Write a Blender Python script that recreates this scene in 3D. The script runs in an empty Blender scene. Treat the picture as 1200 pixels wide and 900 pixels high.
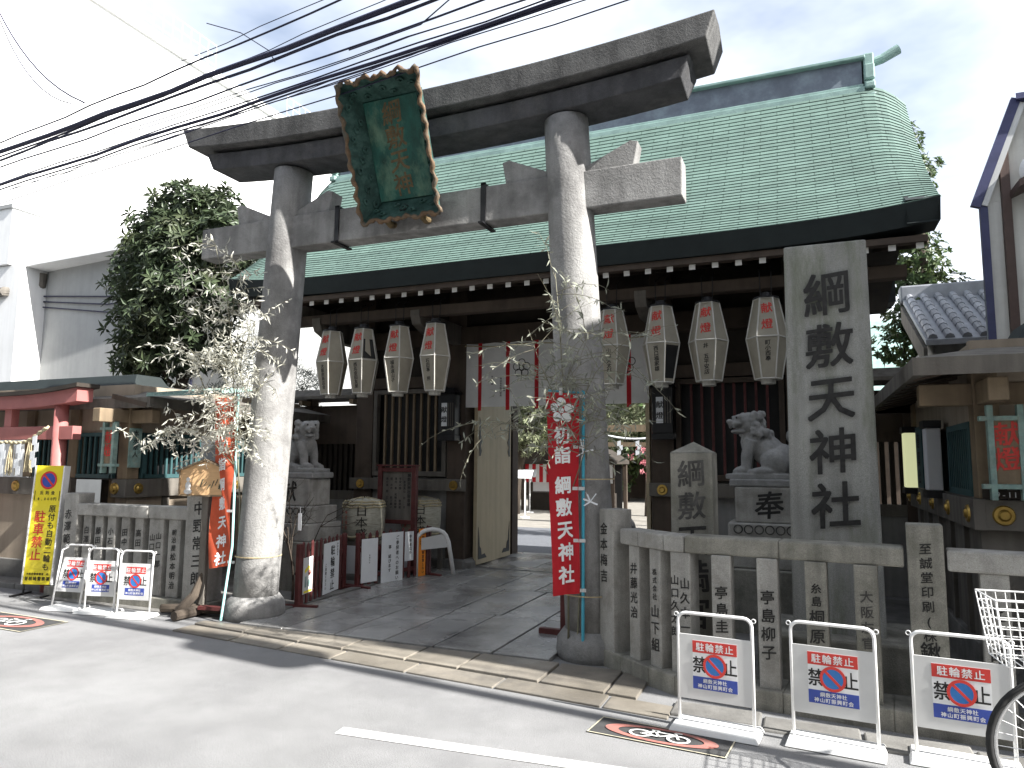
import bpy, math, random
from mathutils import Vector, Matrix
rnd = random.Random(11)
S = bpy.context.scene
COL = S.collection
R = math.radians

# ------------------------------------------------------------------ camera, sky, sun, exposure
def look(yaw, pitch, roll, loc):
    f = Vector((math.sin(yaw) * math.cos(pitch), math.cos(yaw) * math.cos(pitch), math.sin(pitch)))
    r0 = Vector((math.cos(yaw), -math.sin(yaw), 0))
    u0 = r0.cross(f)
    r = math.cos(roll) * r0 + math.sin(roll) * u0
    u = -math.sin(roll) * r0 + math.cos(roll) * u0
    m = Matrix(((r.x, u.x, -f.x, loc[0]), (r.y, u.y, -f.y, loc[1]), (r.z, u.z, -f.z, loc[2]), (0, 0, 0, 1)))
    return m
cd = bpy.data.cameras.new('camera')
cam = bpy.data.objects.new('camera', cd)
COL.objects.link(cam)
cd.sensor_width = 36
cd.lens = 24.99
cd.clip_start = 0.05
cd.clip_end = 3000
cam.matrix_world = look(R(-22.43), R(6.3), R(.42), (0, 0, 1.65))
S.camera = cam

SUN_EL, SUN_AZ = 37.0, 97.5          # azimuth clockwise from +Y (the way into the shrine)
W = bpy.data.worlds.new('World')
S.world = W
W.use_nodes = True
nt = W.node_tree
nt.nodes.clear()
sky = nt.nodes.new('ShaderNodeTexSky')
sky.sky_type = 'NISHITA'
sky.sun_disc = False
sky.sun_elevation = R(SUN_EL)
sky.sun_rotation = R(SUN_AZ)
sky.air_density = 1.0
sky.dust_density = 1.6
tcw = nt.nodes.new('ShaderNodeTexCoord')
mpw = nt.nodes.new('ShaderNodeMapping')
mpw.inputs['Scale'].default_value = (1.0, 1.0, 2.2)
nzw = nt.nodes.new('ShaderNodeTexNoise')
nzw.inputs['Scale'].default_value = 1.5
nzw.inputs['Detail'].default_value = 6
nzw.inputs['Roughness'].default_value = .55
rpw = nt.nodes.new('ShaderNodeValToRGB')
rpw.color_ramp.elements[0].position = .32
rpw.color_ramp.elements[1].position = .70
rpw.color_ramp.elements[1].color = (.82, .82, .82, 1)
mxw = nt.nodes.new('ShaderNodeMix')
mxw.data_type = 'RGBA'
mxw.inputs['B'].default_value = (9.5, 9.8, 10.2, 1)
bgw = nt.nodes.new('ShaderNodeBackground')
bgw.inputs['Strength'].default_value = .065
ow = nt.nodes.new('ShaderNodeOutputWorld')
L = nt.links.new
L(tcw.outputs['Generated'], mpw.inputs['Vector'])
L(mpw.outputs['Vector'], nzw.inputs['Vector'])
L(nzw.outputs['Fac'], rpw.inputs['Fac'])
L(rpw.outputs['Color'], mxw.inputs['Factor'])
L(sky.outputs['Color'], mxw.inputs['A'])
L(mxw.outputs['Result'], bgw.inputs['Color'])
L(bgw.outputs['Background'], ow.inputs['Surface'])

ld = bpy.data.lights.new('sun', 'SUN')
ld.energy = 5.0
ld.angle = R(.5)
ld.color = (1, .975, .93)
sun = bpy.data.objects.new('sun', ld)
COL.objects.link(sun)
dsun = Vector((math.sin(R(SUN_AZ)) * math.cos(R(SUN_EL)), math.cos(R(SUN_AZ)) * math.cos(R(SUN_EL)), math.sin(R(SUN_EL))))
sun.rotation_euler = dsun.to_track_quat('Z', 'Y').to_euler()
sun.location = (20, -2, 30)
S.view_settings.view_transform = 'Standard'
S.view_settings.look = 'None'
S.view_settings.exposure = 1.7
S.view_settings.gamma = 1
S.view_settings.use_curve_mapping = False
S.cycles.max_bounces = 6
S.cycles.diffuse_bounces = 3
S.cycles.use_denoising = True

# ------------------------------------------------------------------ materials
def mat(name, col, rough=.8, var=.22, scale=3.0, bump=.25, bscale=60, col2=None, metal=0., streak=0., island=0.,
        spots=None, spot_amt=.45, spot_scale=2.0, stretch=(1, 1, 1), spec=.4, trans=0., speckle=0.):
    m = bpy.data.materials.new(name)
    m.use_nodes = True
    t = m.node_tree
    N = t.nodes
    l = t.links.new
    p = N['Principled BSDF']
    p.inputs['Roughness'].default_value = rough
    p.inputs['Metallic'].default_value = metal
    p.inputs['Specular IOR Level'].default_value = spec
    g = N.new('ShaderNodeNewGeometry')
    mp = N.new('ShaderNodeMapping')
    mp.inputs['Scale'].default_value = stretch
    l(g.outputs['Position'], mp.inputs['Vector'])
    n1 = N.new('ShaderNodeTexNoise')
    n1.inputs['Scale'].default_value = scale
    n1.inputs['Detail'].default_value = 8
    n1.inputs['Roughness'].default_value = .65
    l(mp.outputs['Vector'], n1.inputs['Vector'])
    r1 = N.new('ShaderNodeValToRGB')
    r1.color_ramp.elements[0].position = .3
    r1.color_ramp.elements[1].position = .7
    c = col
    d = col2 or tuple(x * (1 - var * 1.6) for x in c)
    b = c if col2 else tuple(min(1, x * (1 + var)) for x in c)
    r1.color_ramp.elements[0].color = (*d, 1)
    r1.color_ramp.elements[1].color = (*b, 1)
    l(n1.outputs['Fac'], r1.inputs['Fac'])
    out = r1.outputs['Color']
    def mul(a, fac_socket, lo, hi):
        mr = N.new('ShaderNodeMapRange')
        mr.inputs['To Min'].default_value = lo
        mr.inputs['To Max'].default_value = hi
        l(fac_socket, mr.inputs['Value'])
        mx = N.new('ShaderNodeMix')
        mx.data_type = 'RGBA'
        mx.blend_type = 'MULTIPLY'
        mx.inputs['Factor'].default_value = 1
        l(a, mx.inputs['A'])
        l(mr.outputs['Result'], mx.inputs['B'])
        return mx.outputs['Result']
    if speckle:
        ns = N.new('ShaderNodeTexNoise')
        ns.inputs['Scale'].default_value = 170
        ns.inputs['Detail'].default_value = 2
        l(g.outputs['Position'], ns.inputs['Vector'])
        out = mul(out, ns.outputs['Fac'], 1 - speckle * 1.5, 1 + speckle * 1.5)
    if island:
        out = mul(out, g.outputs['Random Per Island'], 1 - island, 1 + island)
    if streak:
        ms = N.new('ShaderNodeMapping')
        ms.inputs['Scale'].default_value = (9, 9, .7)
        l(g.outputs['Position'], ms.inputs['Vector'])
        n2 = N.new('ShaderNodeTexNoise')
        n2.inputs['Scale'].default_value = 1
        n2.inputs['Detail'].default_value = 5
        l(ms.outputs['Vector'], n2.inputs['Vector'])
        r2 = N.new('ShaderNodeMapRange')
        r2.inputs['From Min'].default_value = .42
        r2.inputs['From Max'].default_value = .66
        r2.inputs['To Min'].default_value = 1
        r2.inputs['To Max'].default_value = 1 - streak
        l(n2.outputs['Fac'], r2.inputs['Value'])
        mx = N.new('ShaderNodeMix')
        mx.data_type = 'RGBA'
        mx.blend_type = 'MULTIPLY'
        mx.inputs['Factor'].default_value = 1
        l(out, mx.inputs['A'])
        l(r2.outputs['Result'], mx.inputs['B'])
        out = mx.outputs['Result']
    if spots:
        n3 = N.new('ShaderNodeTexNoise')
        n3.inputs['Scale'].default_value = spot_scale
        n3.inputs['Detail'].default_value = 9
        n3.inputs['Roughness'].default_value = .7
        l(mp.outputs['Vector'], n3.inputs['Vector'])
        r3 = N.new('ShaderNodeMapRange')
        r3.inputs['From Min'].default_value = .48
        r3.inputs['From Max'].default_value = .68
        r3.inputs['To Max'].default_value = spot_amt
        l(n3.outputs['Fac'], r3.inputs['Value'])
        mx = N.new('ShaderNodeMix')
        mx.data_type = 'RGBA'
        l(r3.outputs['Result'], mx.inputs['Factor'])
        l(out, mx.inputs['A'])
        mx.inputs['B'].default_value = (*spots, 1)
        out = mx.outputs['Result']
    l(out, p.inputs['Base Color'])
    if trans:
        p.inputs['Transmission Weight'].default_value = 0
        tr = N.new('ShaderNodeBsdfTranslucent')
        l(out, tr.inputs['Color'])
        ms_ = N.new('ShaderNodeMixShader')
        ms_.inputs[0].default_value = trans
        l(p.outputs['BSDF'], ms_.inputs[1])
        l(tr.outputs['BSDF'], ms_.inputs[2])
        l(ms_.outputs['Shader'], N['Material Output'].inputs['Surface'])
    if bump:
        nb = N.new('ShaderNodeTexNoise')
        nb.inputs['Scale'].default_value = bscale
        nb.inputs['Detail'].default_value = 6
        nb.inputs['Roughness'].default_value = .7
        l(mp.outputs['Vector'], nb.inputs['Vector'])
        bm = N.new('ShaderNodeBump')
        bm.inputs['Strength'].default_value = bump
        bm.inputs['Distance'].default_value = .01
        l(nb.outputs['Fac'], bm.inputs['Height'])
        l(bm.outputs['Normal'], p.inputs['Normal'])
    return m

M = {}
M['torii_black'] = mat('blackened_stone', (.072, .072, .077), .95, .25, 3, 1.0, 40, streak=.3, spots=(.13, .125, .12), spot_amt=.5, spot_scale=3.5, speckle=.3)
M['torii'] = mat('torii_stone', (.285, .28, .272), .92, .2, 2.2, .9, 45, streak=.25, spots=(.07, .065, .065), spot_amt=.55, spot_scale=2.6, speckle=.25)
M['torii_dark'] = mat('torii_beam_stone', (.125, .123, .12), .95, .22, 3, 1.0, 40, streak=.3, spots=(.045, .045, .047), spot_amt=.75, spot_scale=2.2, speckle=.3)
M['granite'] = mat('granite', (.36, .35, .325), .88, .15, 3.5, .45, 90, spots=(.13, .12, .10), spot_amt=.5, spot_scale=5, speckle=.3, streak=.2)
M['granite_old'] = mat('old_granite', (.27, .26, .225), .9, .2, 3.5, .6, 60, spots=(.10, .10, .075), spot_amt=.65, spot_scale=3.2, speckle=.35, streak=.35)
M['monument'] = mat('monument_granite', (.31, .31, .29), .85, .12, 2, .4, 110, spots=(.10, .115, .06), spot_amt=.8, spot_scale=1.7, stretch=(2.4, 2.4, .5), speckle=.35, streak=.25)
M['statue'] = mat('statue_stone', (.27, .27, .265), .88, .2, 6, .5, 70, spots=(.14, .14, .13), spot_amt=.5, spot_scale=7, speckle=.2)
M['ink'] = mat('carved_ink', (.028, .027, .026), .8, .3, 20, 0)
M['ink_faded'] = mat('faded_ink', (.075, .072, .068), .85, .4, 14, 0)
M['red_ink'] = mat('red_ink', (.55, .05, .04), .7, .2, 10, 0)
M['white'] = mat('white_paint', (.78, .78, .77), .5, .05, 5, .06, 40, spots=(.5, .48, .45), spot_amt=.25, spot_scale=9)
M['panelwhite'] = mat('white_panel', (.62, .62, .61), .45, .04, 3, .04, 30, spots=(.5, .5, .5), spot_amt=.25, spot_scale=4)
M['signred'] = mat('sign_red', (.62, .05, .04), .45, .08, 8, 0)
M['signblue'] = mat('sign_blue', (.045, .08, .36), .45, .1, 8, 0)
M['discblue'] = mat('disc_blue', (.04, .20, .55), .45, .05, 8, 0)
M['signwhite'] = mat('sign_white_lettering', (.8, .8, .8), .5, .03, 8, 0)
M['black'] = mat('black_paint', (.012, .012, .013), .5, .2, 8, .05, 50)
M['blackmetal'] = mat('black_metal', (.02, .02, .022), .45, .2, 8, .1, 50, metal=.3)
M['copper'] = mat('green_copper_roof', (.108, .168, .144), .7, .1, 1.6, .12, 60, island=.12, spots=(.09, .14, .125), spot_amt=.45, spot_scale=2.6, streak=.12)
M['copper2'] = mat('green_copper_trim', (.24, .35, .32), .6, .15, 5, .1, 40, spots=(.12, .2, .19), spot_amt=.5, spot_scale=4)
M['ridge'] = mat('ridge_board', (.14, .16, .20), .6, .2, 3, .1, 40, spots=(.25, .33, .32), spot_amt=.3, spot_scale=3)
M['fascia'] = mat('dark_fascia', (.012, .018, .018), .7, .2, 4, .05, 40)
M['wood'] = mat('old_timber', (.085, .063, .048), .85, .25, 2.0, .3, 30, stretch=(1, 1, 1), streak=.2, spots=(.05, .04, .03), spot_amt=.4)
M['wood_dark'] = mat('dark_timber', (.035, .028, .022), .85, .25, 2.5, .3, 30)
M['wood_grey'] = mat('greyed_timber', (.165, .15, .13), .9, .2, 3, .4, 40, streak=.35, spots=(.08, .07, .06), spot_amt=.5, spot_scale=3)
M['wood_tan'] = mat('tan_timber', (.24, .18, .115), .8, .15, 3, .2, 40, streak=.25, spots=(.14, .1, .07), spot_amt=.4)
M['door'] = mat('tan_door', (.50, .42, .28), .55, .08, 1.5, .05, 30, streak=.12)
M['tips'] = mat('white_rafter_tip', (.7, .68, .64), .7, .1, 9, .1, 40)
M['plaster'] = mat('grey_plaster', (.26, .255, .245), .9, .12, 2, .25, 50, spots=(.13, .125, .12), spot_amt=.4, spot_scale=1.7, streak=.2)
M['beige'] = mat('beige_plaster', (.34, .28, .215), .9, .1, 2, .25, 60, streak=.18, spots=(.25, .21, .17), spot_amt=.3)
M['teal'] = mat('teal_paint', (.035, .085, .09), .6, .15, 5, .1, 40)
M['tealtrim'] = mat('pale_teal_trim', (.22, .33, .30), .6, .25, 12, .2, 40, spots=(.3, .28, .22), spot_amt=.5, spot_scale=14)
M['brass'] = mat('brass', (.50, .33, .09), .35, .2, 12, .1, 60, metal=.8)
M['lantern'] = mat('lantern_paper', (.41, .375, .30), .7, .1, 4, .05, 40, spots=(.35, .31, .25), spot_amt=.35, spot_scale=5, trans=.25)
M['lanternrim'] = mat('lantern_frame', (.52, .505, .46), .6, .1, 6, .05, 40)
M['cloth'] = mat('white_cloth', (.72, .715, .71), .85, .06, 4, .1, 120, trans=.3)
M['redcloth'] = mat('red_cloth', (.55, .02, .03), .8, .12, 4, .12, 160, trans=.3)
M['orangecloth'] = mat('sunlit_red_cloth', (.72, .13, .06), .8, .2, 3, .12, 160, trans=.35)  # orange tone carries the sunlight on the left red banner
M['redwood'] = mat('red_painted_wood', (.10, .024, .023), .6, .25, 6, .25, 50, spots=(.13, .05, .045), spot_amt=.5, spot_scale=8)
M['vermilion'] = mat('vermilion_wood', (.36, .13, .12), .6, .12, 3, .15, 40, spots=(.34, .11, .1), spot_amt=.4, spot_scale=4)
M['pole_blue'] = mat('blue_plastic_pole', (.05, .33, .45), .35, .1, 6, 0)
M['pole_teal'] = mat('pale_teal_pole', (.35, .62, .60), .35, .1, 6, 0)
M['bamboo'] = mat('bamboo_stem', (.17, .16, .11), .6, .2, 10, .1, 40)
M['bambooleaf'] = mat('sunlit_bamboo_leaf', (.62, .61, .53), .7, .15, 9, 0, island=.35, trans=.3)  # dry leaf paled in colour for the sunlit left branches
M['bambooleaf2'] = mat('shaded_bamboo_leaf', (.27, .28, .225), .7, .15, 9, 0, island=.4, trans=.3)  # darker copy of the leaf, toned for the shaded right branches
M['leaf'] = mat('evergreen_leaf', (.055, .078, .04), .45, .2, 3, 0, island=.4, trans=.15, spots=(.12, .12, .06), spot_amt=.45, spot_scale=1.3)
M['leaf2'] = mat('camphor_leaf', (.055, .09, .03), .5, .2, 3, 0, island=.45, trans=.25, spots=(.2, .2, .06), spot_amt=.6, spot_scale=1)
M['leaf3'] = mat('pale_leaf', (.20, .22, .13), .55, .2, 3, 0, island=.4, trans=.3)
M['blossom'] = mat('pink_paper_flower', (.65, .25, .28), .7, .2, 3, 0, island=.4, trans=.2)
M['needle'] = mat('pine_needle', (.045, .08, .05), .6, .2, 3, 0, island=.4)
M['bark'] = mat('bark', (.07, .055, .042), .95, .3, 8, .8, 30, stretch=(1, 1, .3))
M['yellow'] = mat('yellow_board', (.80, .66, .03), .5, .06, 4, .03, 30, spots=(.62, .55, .2), spot_amt=.2)
M['orange'] = mat('orange_board', (.85, .27, .02), .5, .06, 4, 0)
M['paper'] = mat('white_paper', (.74, .76, .78), .8, .04, 5, .05, 30)
M['straw'] = mat('straw_wrap', (.42, .41, .34), .85, .2, 8, .5, 60, stretch=(1, 1, 6))
M['straw2'] = mat('straw_rope', (.46, .40, .26), .9, .2, 14, .5, 60)
M['ema'] = mat('ema_wood', (.66, .42, .22), .6, .1, 3, .1, 40, stretch=(1, 1, 8))
M['concrete'] = mat('grey_render', (.33, .335, .33), .9, .08, .8, .15, 40, streak=.07, spots=(.22, .22, .22), spot_amt=.4, spot_scale=.5)
M['whitewall'] = mat('white_wall', (.74, .74, .73), .8, .06, .6, .1, 30, streak=.06)
M['creamwall'] = mat('cream_wall', (.74, .73, .68), .85, .06, .8, .1, 40, streak=.16, spots=(.45, .43, .38), spot_amt=.3, spot_scale=2)
M['browntrim'] = mat('brown_trim', (.10, .065, .055), .6, .15, 4, .1, 40)
M['bluetrim'] = mat('blue_trim', (.06, .065, .15), .5, .15, 4, .05, 40)
M['tile'] = mat('grey_roof_tile', (.30, .31, .34), .5, .15, 4, .2, 40, island=.2)
M['chrome'] = mat('chrome', (.62, .62, .62), .25, .1, 10, 0, metal=.9)
M['rubber'] = mat('rubber', (.02, .02, .02), .8, .2, 10, .1, 60)
M['cable'] = mat('cable', (.017, .018, .045), .6, .1, 10, 0)
M['glassdark'] = mat('dark_glass', (.02, .022, .025), .12, .1, 2, 0, spec=.6)
M['plaque_green'] = mat('verdigris_panel', (.012, .085, .066), .45, .35, 5, .5, 40, spots=(.20, .30, .20), spot_amt=.55, spot_scale=2.6, stretch=(1.6, 1, .8))
M['plaque_frame'] = mat('verdigris_frame', (.022, .07, .058), .6, .4, 9, .6, 35, spots=(.07, .12, .105), spot_amt=.6, spot_scale=9)
M['plaque_rim'] = mat('worn_copper_rim', (.15, .092, .05), .7, .35, 12, .6, 40, spots=(.075, .095, .085), spot_amt=.8, spot_scale=7)
M['gilt'] = mat('worn_gilt', (.12, .085, .04), .6, .4, 16, .3, 60)
M['seal'] = mat('asphalt_seal', (.05, .05, .05), .8, .2, 10, .2, 60)
M['markred'] = mat('worn_red_paint', (.36, .14, .115), .8, .15, 9, .2, 70, spots=(.13, .11, .105), spot_amt=.75, spot_scale=24)
M['markwhite'] = mat('worn_white_paint', (.62, .62, .60), .8, .1, 9, .2, 70, spots=(.16, .16, .16), spot_amt=.6, spot_scale=20)
M['markcream'] = mat('worn_cream_paint', (.50, .46, .34), .8, .1, 9, .2, 70, spots=(.15, .15, .14), spot_amt=.6, spot_scale=20)
M['lamp_white'] = mat('white_lamp_cover', (.7, .7, .72), .4, .03, 5, 0)
M['rope'] = mat('hemp_rope', (.42, .34, .2), .9, .2, 20, .3, 60)

def lit(name, col, s):
    m = bpy.data.materials.new(name)
    m.use_nodes = True
    p = m.node_tree.nodes['Principled BSDF']
    p.inputs['Base Color'].default_value = (*col, 1)
    p.inputs['Emission Color'].default_value = (*col, 1)
    p.inputs['Emission Strength'].default_value = s
    return m
M['lamp_lit'] = lit('lit_lamp_cover', (.85, .88, .50), .18)

# wet stone paving: roughness varies between wet and dry
def wet(name, col, lo, hi):
    m = mat(name, col, .5, .25, 1.2, .35, 45, island=.22, spots=(.05, .05, .052), spot_amt=.6, spot_scale=1.4, speckle=.2)
    t = m.node_tree
    p = t.nodes['Principled BSDF']
    g = t.nodes.new('ShaderNodeNewGeometry')
    n = t.nodes.new('ShaderNodeTexNoise')
    n.inputs['Scale'].default_value = 1.6
    n.inputs['Detail'].default_value = 7
    mr = t.nodes.new('ShaderNodeMapRange')
    mr.inputs['From Min'].default_value = .38
    mr.inputs['From Max'].default_value = .62
    mr.inputs['To Min'].default_value = lo
    mr.inputs['To Max'].default_value = hi
    t.links.new(g.outputs['Position'], n.inputs['Vector'])
    t.links.new(n.outputs['Fac'], mr.inputs['Value'])
    t.links.new(mr.outputs['Result'], p.inputs['Roughness'])
    return m
M['paving'] = wet('wet_paving', (.30, .295, .285), .07, .42)
M['paving_dry'] = wet('damp_paving', (.20, .18, .15), .3, .8)
M['kerb'] = mat('kerb_stone', (.17, .165, .155), .8, .25, 3, .5, 50, island=.15, spots=(.07, .065, .06), spot_amt=.5)
M['asphalt'] = mat('worn_asphalt', (.225, .225, .226), .88, .16, .9, .6, 190, spots=(.13, .13, .135), spot_amt=.5, spot_scale=.7, speckle=.7)
M['gravel'] = mat('gravel', (.12, .126, .14), .9, .3, 60, 1.0, 70, speckle=.5)
M['sand'] = mat('pale_sand', (.22, .205, .18), .9, .15, 3, .5, 60)

# ------------------------------------------------------------------ lettering
TEXT = ('綱敷天神社満宮初詣献燈駐輪禁止車原付も自動二大阪府曽根崎警察署山町振興会金本梅吉井藤光治株式下組口久太郎亭島圭柳子糸桐香左官店'
        '至誠堂印刷()鍬北川昭赤澤範白田小石中高一朝屋松明野常三奉日盛9-1反則罰8,0円終違西福永雄丸友幸境内へのお知らせご由緒道真公'
        '御祈受無断置撤去します結び願い事所参拝者以外遠慮ください自転[]々月正詞平安五円六会長商店世話人奥村木林家族火用心犬放尿ゴミ捨てな')
GL = {}
def load_glyphs():
    # every character once; the boldest outline that still fills cleanly
    best = {}
    chars = list(dict.fromkeys(TEXT))
    for off in (0.,):
        tmp = []
        for ch in chars:
            c = bpy.data.curves.new('glyph', 'FONT')
            c.body = ch
            c.offset = off
            c.resolution_u = 2
            c.fill_mode = 'FRONT'
            o = bpy.data.objects.new('glyph', c)
            COL.objects.link(o)
            tmp.append((ch, o))
        dg = bpy.context.evaluated_depsgraph_get()
        for ch, o in tmp:
            me = o.evaluated_get(dg).to_mesh()
            ar = sum(p.area for p in me.polygons)
            prev = best.get(ch)
            if prev is None or (prev[2] == prev[3] and ar > prev[0] * 1.04 and ar < prev[0] * 1.6):
                best[ch] = (ar, ([(v.co.x, v.co.y) for v in me.vertices], [tuple(p.vertices) for p in me.polygons]), off, off)
            else:
                best[ch] = (prev[0], prev[1], prev[2], off)
            o.evaluated_get(dg).to_mesh_clear()
        for ch, o in tmp:
            c = o.data
            bpy.data.objects.remove(o)
            bpy.data.curves.remove(c)
    for ch, (ar, (vs, fs), o_, l_) in best.items():
        if ord(ch) < 0x2000 and vs:
            cx = (min(v[0] for v in vs) + max(v[0] for v in vs)) / 2
            cy = .36
        else:
            cx, cy = .5, .37
        # glyphs that could not be thickened are doubled with a hair's offset
        GL[ch] = ([(x - cx, y - cy) for x, y in vs], fs, o_)
load_glyphs()

# ------------------------------------------------------------------ mesh builder
class MB:
    def __init__(self):
        self.v, self.f, self.m, self.uv = [], [], [], None
    def add(self, vs, fs, mi=0):
        n = len(self.v)
        self.v += [tuple(v) for v in vs]
        self.f += [tuple(i + n for i in f) for f in fs]
        self.m += [mi] * len(fs)
        return self
    def hexa(self, p, mi=0):        # 8 points: bottom 0-3 anticlockwise, top 4-7
        return self.add(p, [(3, 2, 1, 0), (4, 5, 6, 7), (0, 1, 5, 4), (1, 2, 6, 5), (2, 3, 7, 6), (3, 0, 4, 7)], mi)
    def bx(self, x0, x1, y0, y1, z0, z1, mi=0):
        return self.hexa([(x0, y0, z0), (x1, y0, z0), (x1, y1, z0), (x0, y1, z0), (x0, y0, z1), (x1, y0, z1), (x1, y1, z1), (x0, y1, z1)], mi)
    def ob(self, c, u, v, n, a, b, d, mi=0):   # oriented box: centre, unit axes, half sizes
        c, u, v, n = Vector(c), Vector(u) * a, Vector(v) * b, Vector(n) * d
        return self.hexa([c - u - v - n, c + u - v - n, c + u + v - n, c - u + v - n, c - u - v + n, c + u - v + n, c + u + v + n, c - u + v + n], mi)
    def bar(self, p, q, w, h, up=(0, 0, 1), mi=0):
        p, q = Vector(p), Vector(q)
        d = (q - p)
        ln = d.length
        d.normalize()
        s = d.cross(Vector(up))
        if s.length < 1e-4:
            s = d.cross(Vector((1, 0, 0)))
        s.normalize()
        n = s.cross(d)
        return self.ob((p + q) / 2, s, d, n, w / 2, ln / 2, h / 2, mi)
    def tube(self, pts, r, n=8, cap=True, mi=0):
        pts = [Vector(p) for p in pts]
        rs = r if isinstance(r, (list, tuple)) else [r] * len(pts)
        ring = []
        prev = None
        for i, p in enumerate(pts):
            d = (pts[min(i + 1, len(pts) - 1)] - pts[max(i - 1, 0)])
            if d.length < 1e-9:
                d = Vector((0, 0, 1))
            d.normalize()
            if prev is None:
                a = Vector((0, 0, 1)) if abs(d.z) < .9 else Vector((1, 0, 0))
                s = d.cross(a).normalized()
            else:
                s = (prev - d * prev.dot(d))
                s = s.normalized() if s.length > 1e-6 else d.orthogonal().normalized()
            prev = s
            t = d.cross(s)
            ring.append([p + (s * math.cos(2 * math.pi * k / n) + t * math.sin(2 * math.pi * k / n)) * rs[i] for k in range(n)])
        vs = [v for q in ring for v in q]
        fs = []
        for i in range(len(pts) - 1):
            for k in range(n):
                fs.append((i * n + k, i * n + (k + 1) % n, (i + 1) * n + (k + 1) % n, (i + 1) * n + k))
        if cap:
            fs.append(tuple(range(n - 1, -1, -1)))
            fs.append(tuple((len(pts) - 1) * n + k for k in range(n)))
        return self.add(vs, fs, mi)
    def lathe(self, c, prof, n=24, mi=0, rot=0., cap=True):
        vs = []
        for r, z in prof:
            for k in range(n):
                a = 2 * math.pi * k / n + rot
                vs.append((c[0] + r * math.cos(a), c[1] + r * math.sin(a), c[2] + z))
        fs = []
        for i in range(len(prof) - 1):
            for k in range(n):
                fs.append((i * n + k, i * n + (k + 1) % n, (i + 1) * n + (k + 1) % n, (i + 1) * n + k))
        if cap:
            fs.append(tuple(range(n - 1, -1, -1)))
            fs.append(tuple((len(prof) - 1) * n + k for k in range(n)))
        return self.add(vs, fs, mi)
    def ell(self, c, r, rot=None, nu=12, nv=8, mi=0):
        m = rot or Matrix.Identity(3)
        c = Vector(c)
        vs = [c + m @ Vector((0, 0, -r[2]))]
        for j in range(1, nv):
            b = math.pi * j / nv - math.pi / 2
            for k in range(nu):
                a = 2 * math.pi * k / nu
                vs.append(c + m @ Vector((r[0] * math.cos(b) * math.cos(a), r[1] * math.cos(b) * math.sin(a), r[2] * math.sin(b))))
        vs.append(c + m @ Vector((0, 0, r[2])))
        fs = [(0, 1 + (k + 1) % nu, 1 + k) for k in range(nu)]
        for j in range(nv - 2):
            o = 1 + j * nu
            for k in range(nu):
                fs.append((o + k, o + (k + 1) % nu, o + nu + (k + 1) % nu, o + nu + k))
        o = 1 + (nv - 2) * nu
        fs += [(o + k, o + (k + 1) % nu, len(vs) - 1) for k in range(nu)]
        return self.add(vs, fs, mi)
    def prism(self, pts, o, u, v, n, d, mi=0):   # 2-D outline (anticlockwise) extruded by d along n
        o, u, v, n = Vector(o), Vector(u), Vector(v), Vector(n)
        k = len(pts)
        a = [o + u * p[0] + v * p[1] for p in pts]
        b = [q + n * d for q in a]
        return self.add(a + b, [tuple(range(k - 1, -1, -1)), tuple(range(k, 2 * k))] + [(i, (i + 1) % k, k + (i + 1) % k, k + i) for i in range(k)], mi)
    def disc(self, c, u, v, r, n=24, d=.004, r2=None, mi=0):
        nn = Vector(u).cross(Vector(v)).normalized()
        return self.prism([(r * math.cos(2 * math.pi * k / n), (r2 or r) * math.sin(2 * math.pi * k / n)) for k in range(n)], c, u, v, nn, d, mi)
    def annulus(self, c, u, v, r0, r1, n=32, d=.004, asp=1., mi=0):
        c, u, v = Vector(c), Vector(u), Vector(v)
        nn = u.cross(v).normalized() * d
        vs = []
        for k in range(n):
            a = 2 * math.pi * k / n
            e = u * math.cos(a) + v * math.sin(a) * asp
            vs += [c + e * r0, c + e * r1, c + e * r0 + nn, c + e * r1 + nn]
        fs = []
        for k in range(n):
            i, j = 4 * k, 4 * ((k + 1) % n)
            fs += [(i + 2, i + 3, j + 3, j + 2), (i + 1, j + 1, j + 3, i + 3), (i, i + 2, j + 2, j)]
        return self.add(vs, fs, mi)
    def text(self, s, o, u, v, size, vertical=True, gap=1.06, sx=1., mi=0, wob=0.):
        o, u, v = Vector(o), Vector(u), Vector(v)
        n = len(s)
        for i, ch in enumerate(s):
            if ch == ' ' or ch not in GL:
                continue
            c = o - v * (size * gap * (i + .5)) if vertical else o + u * (size * sx * gap * (i - (n - 1) / 2))
            vs, fs, bold = GL[ch]
            sh = rnd.uniform(-wob, wob)
            sl = .10 * (1 if wob else 0)
            e = (.017 - bold) * .8
            nn = u.cross(v).normalized()
            for k, (dx, dy) in enumerate([(0, 0)] if e < .003 else [(-e, -e), (e, -e), (e, e), (-e, e)]):
                self.add([c + nn * (.0004 * k) + u * ((x + dx + sh * y) * size * sx) + v * ((y + dy + sl * x) * size) for x, y in vs], fs, mi)
        return self
    def build(self, name, m, parent=None, smooth=False, bevel=0., local=False, seg=2):
        me = bpy.data.meshes.new(name)
        vs = self.v
        if parent is not None and not local:
            inv = MW(parent).inverted()
            vs = [inv @ Vector(v) for v in vs]
        me.from_pydata(vs, [], self.f)
        ms = m if isinstance(m, list) else [m]
        for x in ms:
            me.materials.append(M[x] if isinstance(x, str) else x)
        if len(ms) > 1:
            me.polygons.foreach_set('material_index', self.m)
        if smooth:
            me.polygons.foreach_set('use_smooth', [True] * len(me.polygons))
        o = bpy.data.objects.new(name, me)
        COL.objects.link(o)
        o.parent = parent
        if bevel:
            b = o.modifiers.new('bevel', 'BEVEL')
            b.width = bevel
            b.segments = seg
            b.limit_method = 'ANGLE'
            b.angle_limit = R(40)
        return o

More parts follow.
